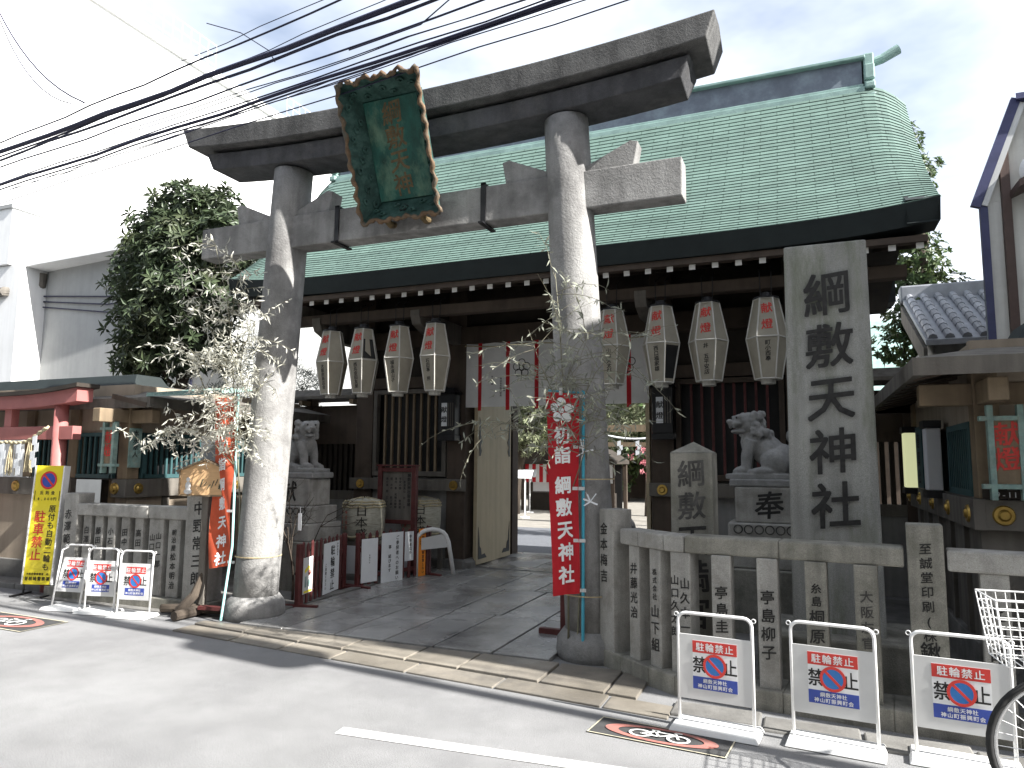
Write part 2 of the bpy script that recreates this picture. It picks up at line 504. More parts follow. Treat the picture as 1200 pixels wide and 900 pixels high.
def MW(o):
    m = Matrix.LocRotScale(o.location, o.rotation_euler, o.scale)
    return MW(o.parent) @ m if o.parent else m
def thing(name, label, cat, loc=(0, 0, 0), rz=0., group=None):
    o = bpy.data.objects.new(name, None)
    o.empty_display_size = .1
    COL.objects.link(o)
    o.location = loc
    o.rotation_euler = (0, 0, rz)
    o['label'] = label
    o['category'] = cat
    if group:
        o['group'] = group
    return o
def tag(o, label, cat, group=None):
    o['label'] = label
    o['category'] = cat
    if group:
        o['group'] = group
    return o
def struct(o, kind='structure'):
    o['kind'] = kind
    return o
def kids(o):
    return [c for c in bpy.data.objects if c.parent == o]
def copy_tree(o, parent=None):
    c = o.copy()
    COL.objects.link(c)
    c.parent = parent
    for ch in kids(o):
        copy_tree(ch, c)
    return c
def rot3(rx=0, ry=0, rz=0):
    from mathutils import Euler
    return Euler((rx, ry, rz)).to_matrix()
def remeshed(mb, name, m, parent, voxel, smooth_it=4, local=True):
    o = mb.build(name + '_raw', m, None)
    md = o.modifiers.new('r', 'REMESH')
    md.mode = 'VOXEL'
    md.voxel_size = voxel
    sm = o.modifiers.new('s', 'SMOOTH')
    sm.factor = .5
    sm.iterations = smooth_it
    dg = bpy.context.evaluated_depsgraph_get()
    me = bpy.data.meshes.new_from_object(o.evaluated_get(dg))
    me.name = name
    old = o.data
    bpy.data.objects.remove(o)
    bpy.data.meshes.remove(old)
    me.polygons.foreach_set('use_smooth', [True] * len(me.polygons))
    if not me.materials:
        me.materials.append(M[m])
    q = bpy.data.objects.new(name, me)
    COL.objects.link(q)
    q.parent = parent
    return q
X, Y, Z = Vector((1, 0, 0)), Vector((0, 1, 0)), Vector((0, 0, 1))
NY = Vector((0, -1, 0))

# ================================================================== the ground
b = MB(); b.add([(-400, -400, 0), (400, -400, 0), (400, 400, 0), (-400, 400, 0)], [(0, 1, 2, 3)])
struct(b.build('ground', 'asphalt'))
b = MB(); b.add([(-8.6, 5.9, .006), (1.6, 5.9, .006), (1.6, 10.1, .006), (-8.6, 10.1, .006)], [(0, 1, 2, 3)])
struct(b.build('forecourt_ground', 'kerb'))
b = MB(); b.add([(-14, 12.3, .008), (8, 12.3, .008), (8, 17.2, .008), (-14, 17.2, .008)], [(0, 1, 2, 3)])
struct(b.build('gravel_ground', 'gravel'))
b = MB(); b.add([(-30, 17.2, .009), (14, 17.2, .009), (14, 44, .009), (-30, 44, .009)], [(0, 1, 2, 3)])
struct(b.build('sandy_ground', 'sand'))
# painted line on the road
b = MB()
p0, p1 = Vector((-2.72, 3.84, .004)), Vector((7.5, 4.5, .004))
d = (p1 - p0).normalized(); s = Vector((-d.y, d.x, 0)) * .055
b.add([p0 - s, p1 - s, p1 + s, p0 + s], [(0, 1, 2, 3)])
struct(b.build('road_line', 'markwhite'))
# paving slabs of the approach, each slab real with an open joint
b = MB()
g = .011
def slab(mb, x0, x1, ya0, ya1, yb0, yb1, z0, z1):
    mb.hexa([(x0 + g, ya0 + g, z0), (x1 - g, ya1 + g, z0), (x1 - g, yb1 - g, z0), (x0 + g, yb0 - g, z0),
             (x0 + g, ya0 + g, z1), (x1 - g, ya1 + g, z1), (x1 - g, yb1 - g, z1), (x0 + g, yb0 - g, z1)])
rows = [(5.74, 7.15), (7.15, 8.62), (8.62, 10.02)]
for i, (y0, y1) in enumerate(rows):
    x = -5.32
    while x < -2.0:
        w = rnd.uniform(.48, .62)
        x1 = x + w
        if x1 > -2.05: x1 = -1.95 if i else -2.02
        dz = rnd.uniform(-.003, .003)
        slab(b, x, x1, y0, y0, y1, y1, -.02, .036 + dz)
        x = x1
        if x > -2.1: break
struct(b.build('approach_path', 'paving', bevel=.006))
b = MB()
x = -5.75
while x < -.9:
    w = rnd.uniform(.5, .85)
    x1 = min(x + w, -.88)
    f0, f1 = 5.10 - .10 * (x + 3.63), 5.10 - .10 * (x1 + 3.63)
    m0, m1 = f0 + .27, f1 + .27
    dz = rnd.uniform(-.003, .003)
    slab(b, x, x1, f0, f1, m0, m1, -.02, .014 + dz)
    x = x1
x = -5.75
while x < -1.2:
    x1 = min(x + rnd.uniform(.5, .72), -1.15)
    f0, f1 = 5.10 - .10 * (x + 3.63) + .27, 5.10 - .10 * (x1 + 3.63) + .27
    slab(b, x, x1, f0, f1, 5.74, 5.74, -.02, .026 + rnd.uniform(-.003, .003))
    x = x1
struct(b.build('apron_pavement', 'paving_dry', bevel=.006))
# kerb strip along the left of the approach, and the threshold stones
b = MB()
y = 6.35
while y < 9.9:
    y1 = min(y + rnd.uniform(.7, 1.0), 9.95)
    b.bx(-5.46, -5.335, y + .006, y1 - .006, -.02, .05)
    y = y1
struct(b.build('approach_kerb', 'kerb', bevel=.008))
b = MB()
b.bx(-4.88, -2.05, 10.06, 10.2, -.02, .028)
for i in range(3):
    b.bx(-4.9 + i * .955, -3.965 + i * .955, 10.24, 12.25, -.02, .036)
struct(b.build('gate_floor', 'paving', bevel=.006))
# sidewalk edge on the left and gutter stones on the right
b = MB()
x = -16.
while x < -8.7:
    b.bx(x + .005, x + .595, 6.18, 6.42, -.02, .07); x += .6
x = -.9
while x < 3.6:
    yy = 4.93 - .10 * (x + .9)
    b.bx(x + .006, x + .57, yy, yy + .26, -.02, .018 + rnd.uniform(-.004, .004)); x += .58
struct(b.build('kerb', 'kerb', bevel=.012))
b = MB(); b.bx(-16, -8.75, 6.42, 6.56, -.02, .06)
struct(b.build('sidewalk', 'kerb'))

# painted no-bicycles mark on the road
def road_mark(c, u, hw, hh, name, label):
    c, u = Vector(c), Vector(u).normalized()
    v = Vector((-u.y, u.x, 0))
    t = thing(name, label, 'road marking', c, 0)
    b = MB(); b.add([c - u * hw - v * hh, c + u * hw - v * hh, c + u * hw + v * hh, c - u * hw + v * hh], [(0, 1, 2, 3)])
    o = b.build('patch', 'seal', t); o.location.z = .004
    b = MB()
    for e0, e1, f0, f1 in ((-1, 1, -1, -.93), (-1, 1, .93, 1), (-1, -.98, -.93, .93), (.98, 1, -.93, .93)):
        b.add([c + u * hw * e0 + v * hh * f0, c + u * hw * e1 + v * hh * f0, c + u * hw * e1 + v * hh * f1, c + u * hw * e0 + v * hh * f1], [(0, 1, 2, 3)])
    o = b.build('border', 'markcream', t); o.location.z = .008
    b = MB(); b.annulus(c, u * hw * .83, v * hh * .8, .76, 1, 40, .001)
    o = b.build('ring', 'markred', t); o.location.z = .008
    b = MB()
    q = lambda x, y: c + u * (x * hw * .45) + v * (y * hh * .62)
    for x in (-.62, .62):
        b.annulus(q(x, -.25), u * hw * .17, v * hh * .40, .74, 1, 24, .001)
    for a, e in (((-.62, -.25), (-.2, .45)), ((-.2, .45), (.45, .45)), ((.45, .45), (0, -.3)), ((0, -.3), (-.2, .45)), ((-.62, -.25), (0, -.3)), ((.62, -.25), (.4, .8)), ((.4, .8), (.62, .85)), ((-.35, .62), (-.08, .62)), ((-.2, .45), (-.22, .62))):
        A, E = q(*a), q(*e)
        dd = (E - A).normalized(); ss = Vector((-dd.y, dd.x, 0)) * .008
        b.add([A - ss, E - ss, E + ss, A + ss], [(0, 1, 2, 3)])
    o = b.build('bicycle_symbol', 'markwhite', t); o.location.z = .012
    return t
road_mark((-.88, 4.53, 0), (.88, -.085, 0), .42, .145, 'road_marking', 'worn red ring and white bicycle painted on a dark patch of road before the right fence')
road_mark((-7.55, 4.95, 0), (1, -.03, 0), .55, .24, 'road_marking', 'faded red and white bicycle marking on the road at the left edge below the yellow sign')

# ================================================================== the stone torii
tg = thing('torii_gate', 'weathered grey stone torii with upswept lintel standing before the green roofed gate', 'torii gate', (-3.61, 6.15, 0))
def ktop(x):
    t = abs((x + 3.57) / 2.97)
    return 5.325 + .15 * t ** 2.3
def beam(x0, x1, yf, yb, zt, zb, n=28, lean=.05):
    mb = MB(); vs = []
    for i in range(n + 1):
        x = x0 + (x1 - x0) * i / n
        e = (i / n - .5) * 2
        dx = lean * (abs(e) ** 8) * (1 if e > 0 else -1)
        vs += [(x - dx * .6, yf, zb(x)), (x - dx * .6, yb, zb(x)), (x + dx, yb + .02, zt(x) - .015), (x + dx * 1.0, (yf + yb) / 2, zt(x) + .05), (x + dx, yf - .02, zt(x) - .015)]
    fs = []
    for i in range(n):
        a, c = i * 5, (i + 1) * 5
        for k in range(5):
            fs.append((a + k, a + (k + 1) % 5, c + (k + 1) % 5, c + k))
    fs.append((0, 4, 3, 2, 1)); e = n * 5; fs.append((e, e + 1, e + 2, e + 3, e + 4))
    mb.add(vs, fs)
    return mb
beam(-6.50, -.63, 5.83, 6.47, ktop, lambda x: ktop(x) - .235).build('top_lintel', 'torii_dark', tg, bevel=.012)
def kflat(zt):
    return lambda x: zt(x) - .05
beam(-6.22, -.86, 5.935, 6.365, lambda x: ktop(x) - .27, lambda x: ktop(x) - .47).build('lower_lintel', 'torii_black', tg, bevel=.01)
for xb, xt, yb_ in ((-5.48, -5.22, 6.15), (-1.76, -2.0, 6.13)):
    b = MB()
    pts, rs = [], []
    for i in range(13):
        t = i / 12
        pts.append((xb + (xt - xb) * t, yb_ + .02 * t, .18 + (4.87 - .18) * t)); rs.append(.232 - .022 * t)
    b.tube(pts, rs, 40)
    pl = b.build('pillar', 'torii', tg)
    for f in pl.data.polygons: f.use_smooth = len(f.vertices) == 4
    b = MB(); b.lathe((xb, yb_, 0), [(.30, -.02), (.315, .06), (.305, .16), (.25, .235), (.22, .24)], 32)
    b.build('pillar_base', 'torii', tg, smooth=True)
b = MB(); b.bx(-6.39, -.91, 6.03, 6.26, 3.955, 4.31)
b.build('tie_beam', 'torii', tg, bevel=.012)
for xp, sg in ((-5.26, -1), (-5.26, 1), (-1.96, -1), (-1.96, 1)):
    x0 = xp + sg * .17; x1 = xp + sg * .62
    b = MB()
    o = [(x0, 4.312), (x1, 4.312), (x1 + sg * .04, 4.53), (x1 - sg * .03, 4.545), (x0, 4.36)]
    if sg < 0: o = o[::-1]
    b.prism(o, (0, 6.24, 0), X, Z, NY, .18)
    b.build('wedge', 'torii', tg, bevel=.006)
for xs in (-4.50, -2.80):
    b = MB()
    b.bx(xs - .025, xs + .025, 6.012, 6.028, 3.93, 4.34); b.bx(xs - .025, xs + .025, 6.012, 6.28, 4.318, 4.335); b.bx(xs - .025, xs + .025, 5.96, 6.27, 3.925, 3.942)
    b.build('iron_strap', 'blackmetal', tg)

# the name plaque, leaning forward, hung on the torii
pq = thing('name_plaque', 'ornate verdigris name plaque with worn gilt characters leaning forward on the torii lintels', 'plaque', (-3.6, 5.9, 4.06))
u = X; v = Vector((0, -.5, 1.19)).normalized(); n = u.cross(v).normalized()      # n points at the street and down
C0 = Vector((-3.6, 5.65, 4.66))
hw, hh = .44, .65
b = MB(); b.ob(C0 - n * .115, u, v, n, .30, .475, .012)
pan = b.build('panel', 'plaque_green', pq, bevel=.004)
b = MB()
b.text('綱敷天神', C0 - n * .100 + v * .455, u, v, .225, True, 1.0, wob=.1)
b.build('lettering', 'gilt', pan)
# flared frame boards
iw, ih = .30, .475
inn = [C0 - n * .13 + u * a * iw + v * c * ih for a, c in ((-1, -1), (1, -1), (1, 1), (-1, 1))]
out_ = [C0 + n * .10 + u * a * hw + v * c * hh for a, c in ((-1, -1), (1, -1), (1, 1), (-1, 1))]
for k in range(4):
    j = (k + 1) % 4
    b = MB(); back = -n * .035
    i0, i1, o0, o1 = inn[k], inn[j], out_[k], out_[j]
    b.hexa([i0 + back, i1 + back, o1 + back, o0 + back, i0, i1, o1, o0])
    # carved scroll relief on the flared board
    ln = (i1 - i0).length
    nn = (i1 - i0).cross(o0 - i0).normalized()
    if nn.dot(n) < 0: nn = -nn
    m = int(ln / .075)
    for q in range(m):
        t = (q + .5) / m
        c = (i0.lerp(i1, t)).lerp(o0.lerp(o1, t), .5 + .22 * math.sin(q * 2.1))
        r = .034 if q % 2 else .026
        b.annulus(c + nn * .004, (i1 - i0).normalized(), nn.cross((i1 - i0).normalized()), r * .45, r, 12, .016)
        b.ell(c + nn * .01 + (i1 - i0).normalized() * .03, (.02, .02, .016), None, 8, 5)
    b.build('frame_board', 'plaque_frame', pq)
for k in range(4):
    j = (k + 1) % 4
    b = MB(); pts, rs = [], []
    N_ = 34
    dirv = ((out_[j] - out_[k]).cross(n)).normalized()
    for i in range(N_ + 1):
        t = i / N_
        am = .012 * math.sin(t * math.pi * (17 if k % 2 else 9) + k) + .012 * math.sin(t * 41 + k) * math.sin(t * 23)
        if k == 2: am *= 1.6
        pts.append(out_[k].lerp(out_[j], t) + dirv * am); rs.append(.021 + .007 * math.sin(t * 57 + k * 2))
    b.tube(pts, rs, 8)
    b.build('frame_rim', 'plaque_rim', pq, smooth=True)
b = MB(); b.ob(C0 - n * .145, u, v, n, .34, .515, .012)
b.ob(C0 - n * .155, u, v, n, .30, .475, .012)
b.build('backing', 'plaque_frame', pq)
# small plum crest and two feet at the bottom board
cb = (inn[0] + inn[1] + out_[0] + out_[1]) / 4
nb = (inn[1] - inn[0]).cross(out_[0] - inn[0]).normalized()
if nb.dot(n) < 0: nb = -nb
vb = (inn[0] - out_[0] + inn[1] - out_[1]).normalized()
b = MB()
for k in range(5):
    a = math.pi / 2 + k * math.pi * .4
    b.disc(cb + nb * .006 + u * .034 * math.cos(a) + vb * .034 * math.sin(a), u, vb, .019, 12, .006)
b.disc(cb + nb * .006, u, vb, .012, 12, .006)
b.build('plum_crest', 'black', pq)
for sx in (-.2, .2):
    b = MB(); b.tube([C0 - v * hh + u * sx + n * .02 - v * .0, C0 - v * (hh + .06) + u * sx - n * .05, C0 - v * (hh + .07) + u * sx - n * .16], .035, 10)
    b.build('support', 'gilt', pq)

# ================================================================== the gate building
XC = -3.36
gt = thing('shrine_gate', 'timber shrine gate with a broad green copper roof behind the stone torii', 'gate building', (XC, 10.2, 0))
HALF = 4.73
def roofpt(x, s, back=False):
    y = 8.2 + 2.0 * s
    z = 4.285 + 2.445 * (.72 * s + .28 * s * s)
    e = abs(x - XC) / HALF
    z += .13 * min(e, 1.05) ** 6 * (1 - s)
    d = max(0., (abs(x - XC) - 4.22) / .51)
    z -= .34 * (.15 + .85 * s) * d * d * (s ** .3 if s > 0 else 0)
    if back: y = 20.9 - y
    return Vector((x, y, z))
def nrm(s):
    dz = 2.445 * (.72 + .56 * s)
    return Vector((0, -dz, 2.0)).normalized()
def roof_side(back):
    b = MB(); uv = []
    NR, NX = 40, 76
    xs = [XC - HALF + 2 * HALF * i / NX for i in range(NX + 1)]
    for j in range(NR):
        s0, s1 = j / NR, min(1., (j + 1.0) / NR)
        nn = nrm(s0)
        if back: nn = Vector((0, -nn.y, nn.z))
        lo = [roofpt(x, s0, back) + nn * .011 for x in xs]
        hi = [roofpt(x, s1, back) + nn * .001 for x in xs]
        li = [roofpt(x, s0, back) - nn * .004 for x in xs]
        vs, fs = lo + hi + li, []
        k = NX + 1
        for i in range(NX):
            q = [(i, i + 1, k + i + 1, k + i), (2 * k + i, 2 * k + i + 1, i + 1, i)]
            if back: q = [t[::-1] for t in q]
            fs += q
            for t_ in (0, 1):
                pass
        b.add(vs, fs)
    return b, xs
def copper_mat():
    m = M['copper']
    t = m.node_tree; N = t.nodes
    uvn = N.new('ShaderNodeUVMap')
    br = N.new('ShaderNodeTexBrick')
    br.offset = .5
    br.inputs['Scale'].default_value = 1
    br.inputs['Brick Width'].default_value = .42
    br.inputs['Row Height'].default_value = 1
    br.inputs['Mortar Size'].default_value = .007
    br.inputs['Color1'].default_value = (1, 1, 1, 1)
    br.inputs['Color2'].default_value = (.86, .89, .88, 1)
    br.inputs['Mortar'].default_value = (.45, .5, .48, 1)
    t.links.new(uvn.outputs['UV'], br.inputs['Vector'])
    p = N['Principled BSDF']
    src = p.inputs['Base Color'].links[0].from_socket
    mx = N.new('ShaderNodeMix'); mx.data_type = 'RGBA'; mx.blend_type = 'MULTIPLY'; mx.inputs['Factor'].default_value = 1
    t.links.new(src, mx.inputs['A']); t.links.new(br.outputs['Color'], mx.inputs['B']); t.links.new(mx.outputs['Result'], p.inputs['Base Color'])
copper_mat()
for back in (False, True):
    b, xs = roof_side(back)
    o = b.build('roof', 'copper', gt)
    me = o.data
    uvl = me.uv_layers.new(name='UVMap')
    NX = 76; k = NX + 1
    for p in me.polygons:
        for li in p.loop_indices:
            vi = me.loops[li].vertex_index
            row = vi // (3 * k); w = (vi % (3 * k))
            i = w % k; lv = w // k
            uvl.data[li].uv = (xs[i], row + (.985 if lv == 1 else (.02 if lv == 0 else .015)))
    if not back: roof = o
# dark eave fascia, verge boards and soffit
b = MB()
NX = 48
xs = [XC - HALF + 2 * HALF * i / NX for i in range(NX + 1)]
for back in (0, 1):
    vs = []
    for x in xs:
        p = roofpt(x, 0, back)
        q = (1 if back else -1)
        vs += [p + Vector((0, q * .012, -.004)), p + Vector((0, q * -.05, -.235)), p + Vector((0, -q * .45, -.235)), p + Vector((0, -q * .45, .15))]
    fs = []
    for i in range(NX):
        for k in range(4):
            t = (i * 4 + k, i * 4 + (k + 1) % 4, (i + 1) * 4 + (k + 1) % 4, (i + 1) * 4 + k)
            fs.append(t)
    fs.append((0, 1, 2, 3)); e = NX * 4; fs.append((e + 3, e + 2, e + 1, e))
    b.add(vs, fs)
b.build('eave_fascia', 'fascia', gt)
for sx in (-1, 1):
    b = MB()
    for back in (0, 1):
        vs = []
        N_ = 16
        x = XC + sx * (HALF - .015)
        for i in range(N_ + 1):
            s_ = i / N_
            p = roofpt(x, s_, back)
            off = Vector((0, 0, -.26 + .06 * s_))
            vs += [p + Vector((0, 0, -.006)), p + off, p + off - Vector((sx * .3, 0, 0)), p + Vector((-sx * .3, 0, -.006))]
        fs = []
        for i in range(N_):
            for k in range(4):
                fs.append((i * 4 + k, i * 4 + (k + 1) % 4, (i + 1) * 4 + (k + 1) % 4, (i + 1) * 4 + k))
        b.add(vs, fs)
    b.build('verge_board', 'fascia', gt)
# batten under the fascia, soffit boards and rafters
b = MB()
b.bx(XC - HALF + .12, XC + HALF - .12, 8.28, 8.40, 3.975, 4.045)
b.build('eave_batten', 'wood', gt)
def sof(y): return 3.99 + (y - 8.3) * .27
b = MB()
b.hexa([(XC - HALF + .12, 8.40, sof(8.4) + .03), (XC + HALF - .12, 8.40, sof(8.4) + .03), (XC + HALF - .12, 10.3, sof(10.3) + .03), (XC - HALF + .12, 10.3, sof(10.3) + .03),
        (XC - HALF + .12, 8.40, sof(8.4) + .06), (XC + HALF - .12, 8.40, sof(8.4) + .06), (XC + HALF - .12, 10.3, sof(10.3) + .06), (XC - HALF + .12, 10.3, sof(10.3) + .06)])
b.hexa([(XC - HALF + .12, 10.3, sof(10.3) + .03), (XC + HALF - .12, 10.3, sof(10.3) + .03), (XC + HALF - .12, 12.55, 4.05), (XC - HALF + .12, 12.55, 4.05),
        (XC - HALF + .12, 10.3, sof(10.3) + .06), (XC + HALF - .12, 10.3, sof(10.3) + .06), (XC + HALF - .12, 12.55, 4.08), (XC - HALF + .12, 12.55, 4.08)])
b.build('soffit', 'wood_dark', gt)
for i in range(36):
    x = -7.92 + .26 * i
    b = MB(); b.bar((x, 8.33, sof(8.33) - .035), (x, 10.1, sof(10.1) - .035), .065, .085)
    rf = b.build('rafter', 'wood', gt)
    b = MB(); b.bx(x - .036, x + .036, 8.322, 8.334, sof(8.33) - .085, sof(8.33) + .012)
    b.build('painted_tip', 'tips', rf)
# ridge
b = MB(); b.bx(-7.62, .88, 10.24, 10.66, 6.62, 7.12); b.build('ridge_board', 'ridge', gt)
b = MB(); b.bx(-7.64, .90, 10.13, 10.77, 6.60, 6.70); b.bx(-7.63, .89, 10.17, 10.73, 6.70, 6.755); b.build('ridge_cornice', 'copper2', gt, bevel=.008)
b = MB(); b.bx(-7.66, .92, 10.16, 10.74, 7.12, 7.165)
b.build('ridge_cap', 'copper2', gt, bevel=.01)
for sx, xe in ((1, .90), (-1, -7.64)):
    b = MB()
    prof = [(.36, 6.42, 6.58), (.30, 6.58, 6.66), (.34, 6.66, 6.75), (.28, 6.75, 6.80), (.31, 6.80, 7.02), (.25, 7.02, 7.2)]
    for h, z0, z1 in prof:
        xa, xb = sorted((xe, xe + sx * .13))
        b.bx(xa, xb, 10.45 - h, 10.45 + h, z0, z1)
    o = b.build('ridge_end_ornament', 'copper2', gt, bevel=.02)
    b = MB(); b.tube([(xe + sx * .06, 10.45, 7.16), (xe + sx * .25, 10.45, 7.20), (xe + sx * .46, 10.45, 7.30)], [.06, .065, .07], 14)
    b.build('ridge_horn', 'copper2', gt)
# timber frame
for x in (-6.78, -5.07, -1.85, -.06):
    b = MB(); b.bx(x - .16, x + .16, 10.0, 10.32, .16, 4.45)
    c = b.build('column', 'wood', gt, bevel=.012)
    b = MB(); b.lathe((x, 10.16, 0), [(.27, -.02), (.27, .12), (.22, .17)], 20); b.build('column_base', 'kerb', c)
    b = MB()
    o = [(0, 0), (1.05, .0), (1.32, .10), (1.38, .22), (1.38, .30), (0, .30)]
    b.prism(o, (x + .075, 10.02, 3.50), NY, Z, -X, .15)
    b.build('bracket_arm', 'wood_grey', gt, bevel=.01)
b = MB(); b.bx(XC - 4.45, XC + 4.45, 8.66, 8.82, 3.70, 3.845); b.build('eave_purlin', 'wood', gt, bevel=.01)
b = MB(); b.bx(XC - 4.40, XC + 4.40, 9.3, 9.44, 3.86, 4.02); b.build('inner_purlin', 'wood_dark', gt, bevel=.01)
# upper wall boards, lintels
b = MB()
b.bx(-6.78, -.06, 10.14, 10.2, 3.74, 4.48); b.bx(-6.62, -5.23, 10.14, 10.2, 2.86, 3.74); b.bx(-1.69, -.22, 10.14, 10.2, 2.86, 3.74)
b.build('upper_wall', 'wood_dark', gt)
b = MB(); b.bx(-6.95, .1, 9.97, 10.13, 3.50, 3.78); b.build('lintel', 'wood', gt, bevel=.01)
for x0, x1 in ((-6.62, -5.23), (-1.69, -.22)):
    b = MB(); b.bx(x0, x1, 10.0, 10.13, 2.84, 3.02); b.build('window_head_beam', 'wood', gt, bevel=.008)
# lower beams, plaster, stone plinth
for x0, x1 in ((-7.0, -4.88), (-2.03, .2)):
    b = MB(); b.bx(x0, x1, 9.93, 9.995, 1.20, 1.385); be = b.build('waist_beam', 'wood_grey', gt, bevel=.008)
    b = MB(); b.bx(x0 + .1, x1 - .1, 10.06, 10.14, .16, 1.40); b.build('lower_wall', 'plaster', gt)
    b = MB(); b.bx(x0, x1, 9.9, 10.36, -.02, .158); b.build('plinth', 'kerb', gt, bevel=.012)
    for x in ((-6.78, -5.07) if x0 < -4 else (-1.85, -.06)):
        b = MB(); b.tube([(x, 9.93, 1.29), (x, 9.915, 1.29)], [.075, .07], 20); b.tube([(x, 9.916, 1.29), (x, 9.895, 1.29)], [.045, .03], 16)
        b.build('brass_stud', 'brass', be)
# lattice windows
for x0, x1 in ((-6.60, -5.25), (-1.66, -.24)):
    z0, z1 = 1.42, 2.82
    b = MB()
    b.bx(x0, x1, 9.99, 10.09, z0, z0 + .08); b.bx(x0, x1, 9.99, 10.09, z1 - .07, z1); b.bx(x0, x0 + .07, 9.99, 10.09, z0 + .08, z1 - .07); b.bx(x1 - .07, x1, 9.99, 10.09, z0 + .08, z1 - .07)
    w = b.build('lattice_window', 'wood_grey' if x0 < -4 else 'wood', gt, bevel=.005)
    b = MB(); nb_ = 8
    for i in range(nb_):
        xx = x0 + .07 + (x1 - x0 - .14) * (i + 1) / (nb_ + 1)
        b.bx(xx - .017, xx + .017, 10.02, 10.06, z0 + .08, z1 - .07)
    b.build('bars', 'wood_tan' if x0 < -4 else 'redwood', w)
    b = MB(); b.bx(x0 - .03, x1 + .03, 10.16, 10.2, z0 - .05, z1 + .05); b.build('dark_room_sheet', 'black', w)  # black sheet stands in for the unlit room behind the bars
# inner side walls, rear columns and beam
for x in (-4.98, -1.94):
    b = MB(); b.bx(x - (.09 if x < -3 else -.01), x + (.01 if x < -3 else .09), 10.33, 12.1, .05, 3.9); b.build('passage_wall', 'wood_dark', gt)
for x in (-6.78, -5.07, -1.85, -.06):
    b = MB(); b.bx(x - .14, x + .14, 12.0, 12.28, 0, 4.05); b.build('rear_column', 'wood', gt, bevel=.01)
b = MB(); b.bx(-6.95, .1, 12.03, 12.2, 3.2, 3.5); b.build('rear_lintel', 'wood', gt)
# gable walls under the roof
for x in (-7.25, .45):
    b = MB(); b.prism([(8.9, 4.05), (12.0, 4.05), (10.75, 6.3), (10.15, 6.3)], (x - .03, 0, 0), Y, Z, X, .06); b.build('gable_wall', 'wood_dark', gt)
    b = MB(); b.bx(x - .12, x + .12, 8.75, 12.2, 3.85, 4.05); b.build('gable_beam', 'wood_grey', gt)
# the door leaves, swung inwards
for x, sg in ((-4.86, 1), (-2.07, -1)):
    b = MB(); b.bx(min(x, x + sg * .06), max(x, x + sg * .06), 10.22, 11.6, .06, 3.4)
    dr = b.build('door', 'door', gt, bevel=.004)
    xf = x + sg * .064
    for (yc, zc, sy, sz) in ((10.28, .14, 1, 1), (11.54, .14, -1, 1), (10.28, 1.75, 1, 1), (11.54, 1.75, -1, 1)):
        hgt = .62 if zc > 1 else .5
        o = [(0, 0), (.05, 0), (.09, .08), (.05, .16), (.11, .24), (.05, .33), (.04, hgt - .08), (.0, hgt)] if zc > 1 else [(0, 0), (.32, 0), (.24, .07), (.13, .06), (.10, .16), (.05, .2), (.035, .34), (.0, hgt)]
        pp = [(yc + sy * a, zc + c) for a, c in o]
        if (sy > 0): pp = pp
        b = MB(); b.prism(pp, (xf, 0, 0), Y, Z, X * sg, .004); b.build('door_fitting', 'blackmetal', dr)

# white ceremonial curtain across the opening
ct = thing('shrine_curtain', 'white curtain with red ribbons and a black plum crest hung across the gate opening', 'curtain', (-3.46, 9.99, 2.5))
b = MB(); vs, fs = [], []
N_ = 90; K = 8
for j in range(K + 1):
    for i in range(N_ + 1):
        x = -4.90 + 2.87 * i / N_
        ph = (x + 4.9) / .47 * 2 * math.pi
        dv = (j / K)
        vs.append((x, 9.985 + .018 * math.sin(ph) * (.3 + dv) + .008 * math.sin(x * 17 + 1) * dv, 3.50 - 1.0 * dv - .012 * abs(math.sin(ph / 2)) * (1 - dv)))
for j in range(K):
    for i in range(N_):
        a = j * (N_ + 1) + i
        fs.append((a, a + N_ + 1, a + N_ + 2, a + 1))
b.add(vs, fs)
cl = b.build('curtain_cloth', 'cloth', ct, smooth=True)
def cy_(x, dv):
    ph = (x + 4.9) / .47 * 2 * math.pi
    return 9.985 + .018 * math.sin(ph) * (.3 + dv) + .008 * math.sin(x * 17 + 1) * dv
for i in range(7):
    x = -4.66 + .47 * i
    b = MB(); vs, fs = [], []
    for j in range(9):
        dv = j / 8
        for q in (-.034, .034):
            vs.append((x + q, cy_(x + q, dv) - .006, 3.505 - 1.06 * dv))
    for j in range(8):
        fs.append((j * 2, j * 2 + 2, j * 2 + 3, j * 2 + 1))
    b.add(vs, fs); b.build('red_ribbon', 'redcloth', ct)
for xx in (-3.96, -2.35):
    b = MB()
    c = Vector((xx, cy_(xx, .45) - .012, 3.08))
    for k in range(5):
        a = math.pi / 2 + k * math.pi * .4
        b.annulus(c + X * .085 * math.cos(a) + Z * .085 * math.sin(a), X, Z, .05, .062, 20, .002)
    b.annulus(c, X, Z, .036, .046, 16, .002)
    b.build('plum_crest', 'black', cl)
b = MB()
b.text('平安会奉', (-4.44, 9.955, 2.98), X, Z, .035, True); b.text('商店会世話人家族', (-4.30, 9.965, 2.95), X, Z, .035, True); b.text('御神前', (-4.24, 9.955, 2.8), X, Z, .035, True)
b.build('lettering', 'ink', cl)
b = MB(); b.tube([(-4.92, 9.97, 3.46)] + [(-4.9 + .287 * i, 9.96, 3.47 - .035 * abs(math.sin(i * .9))) for i in range(11)], .008, 6)
b.build('hanging_cord', 'rope', ct)

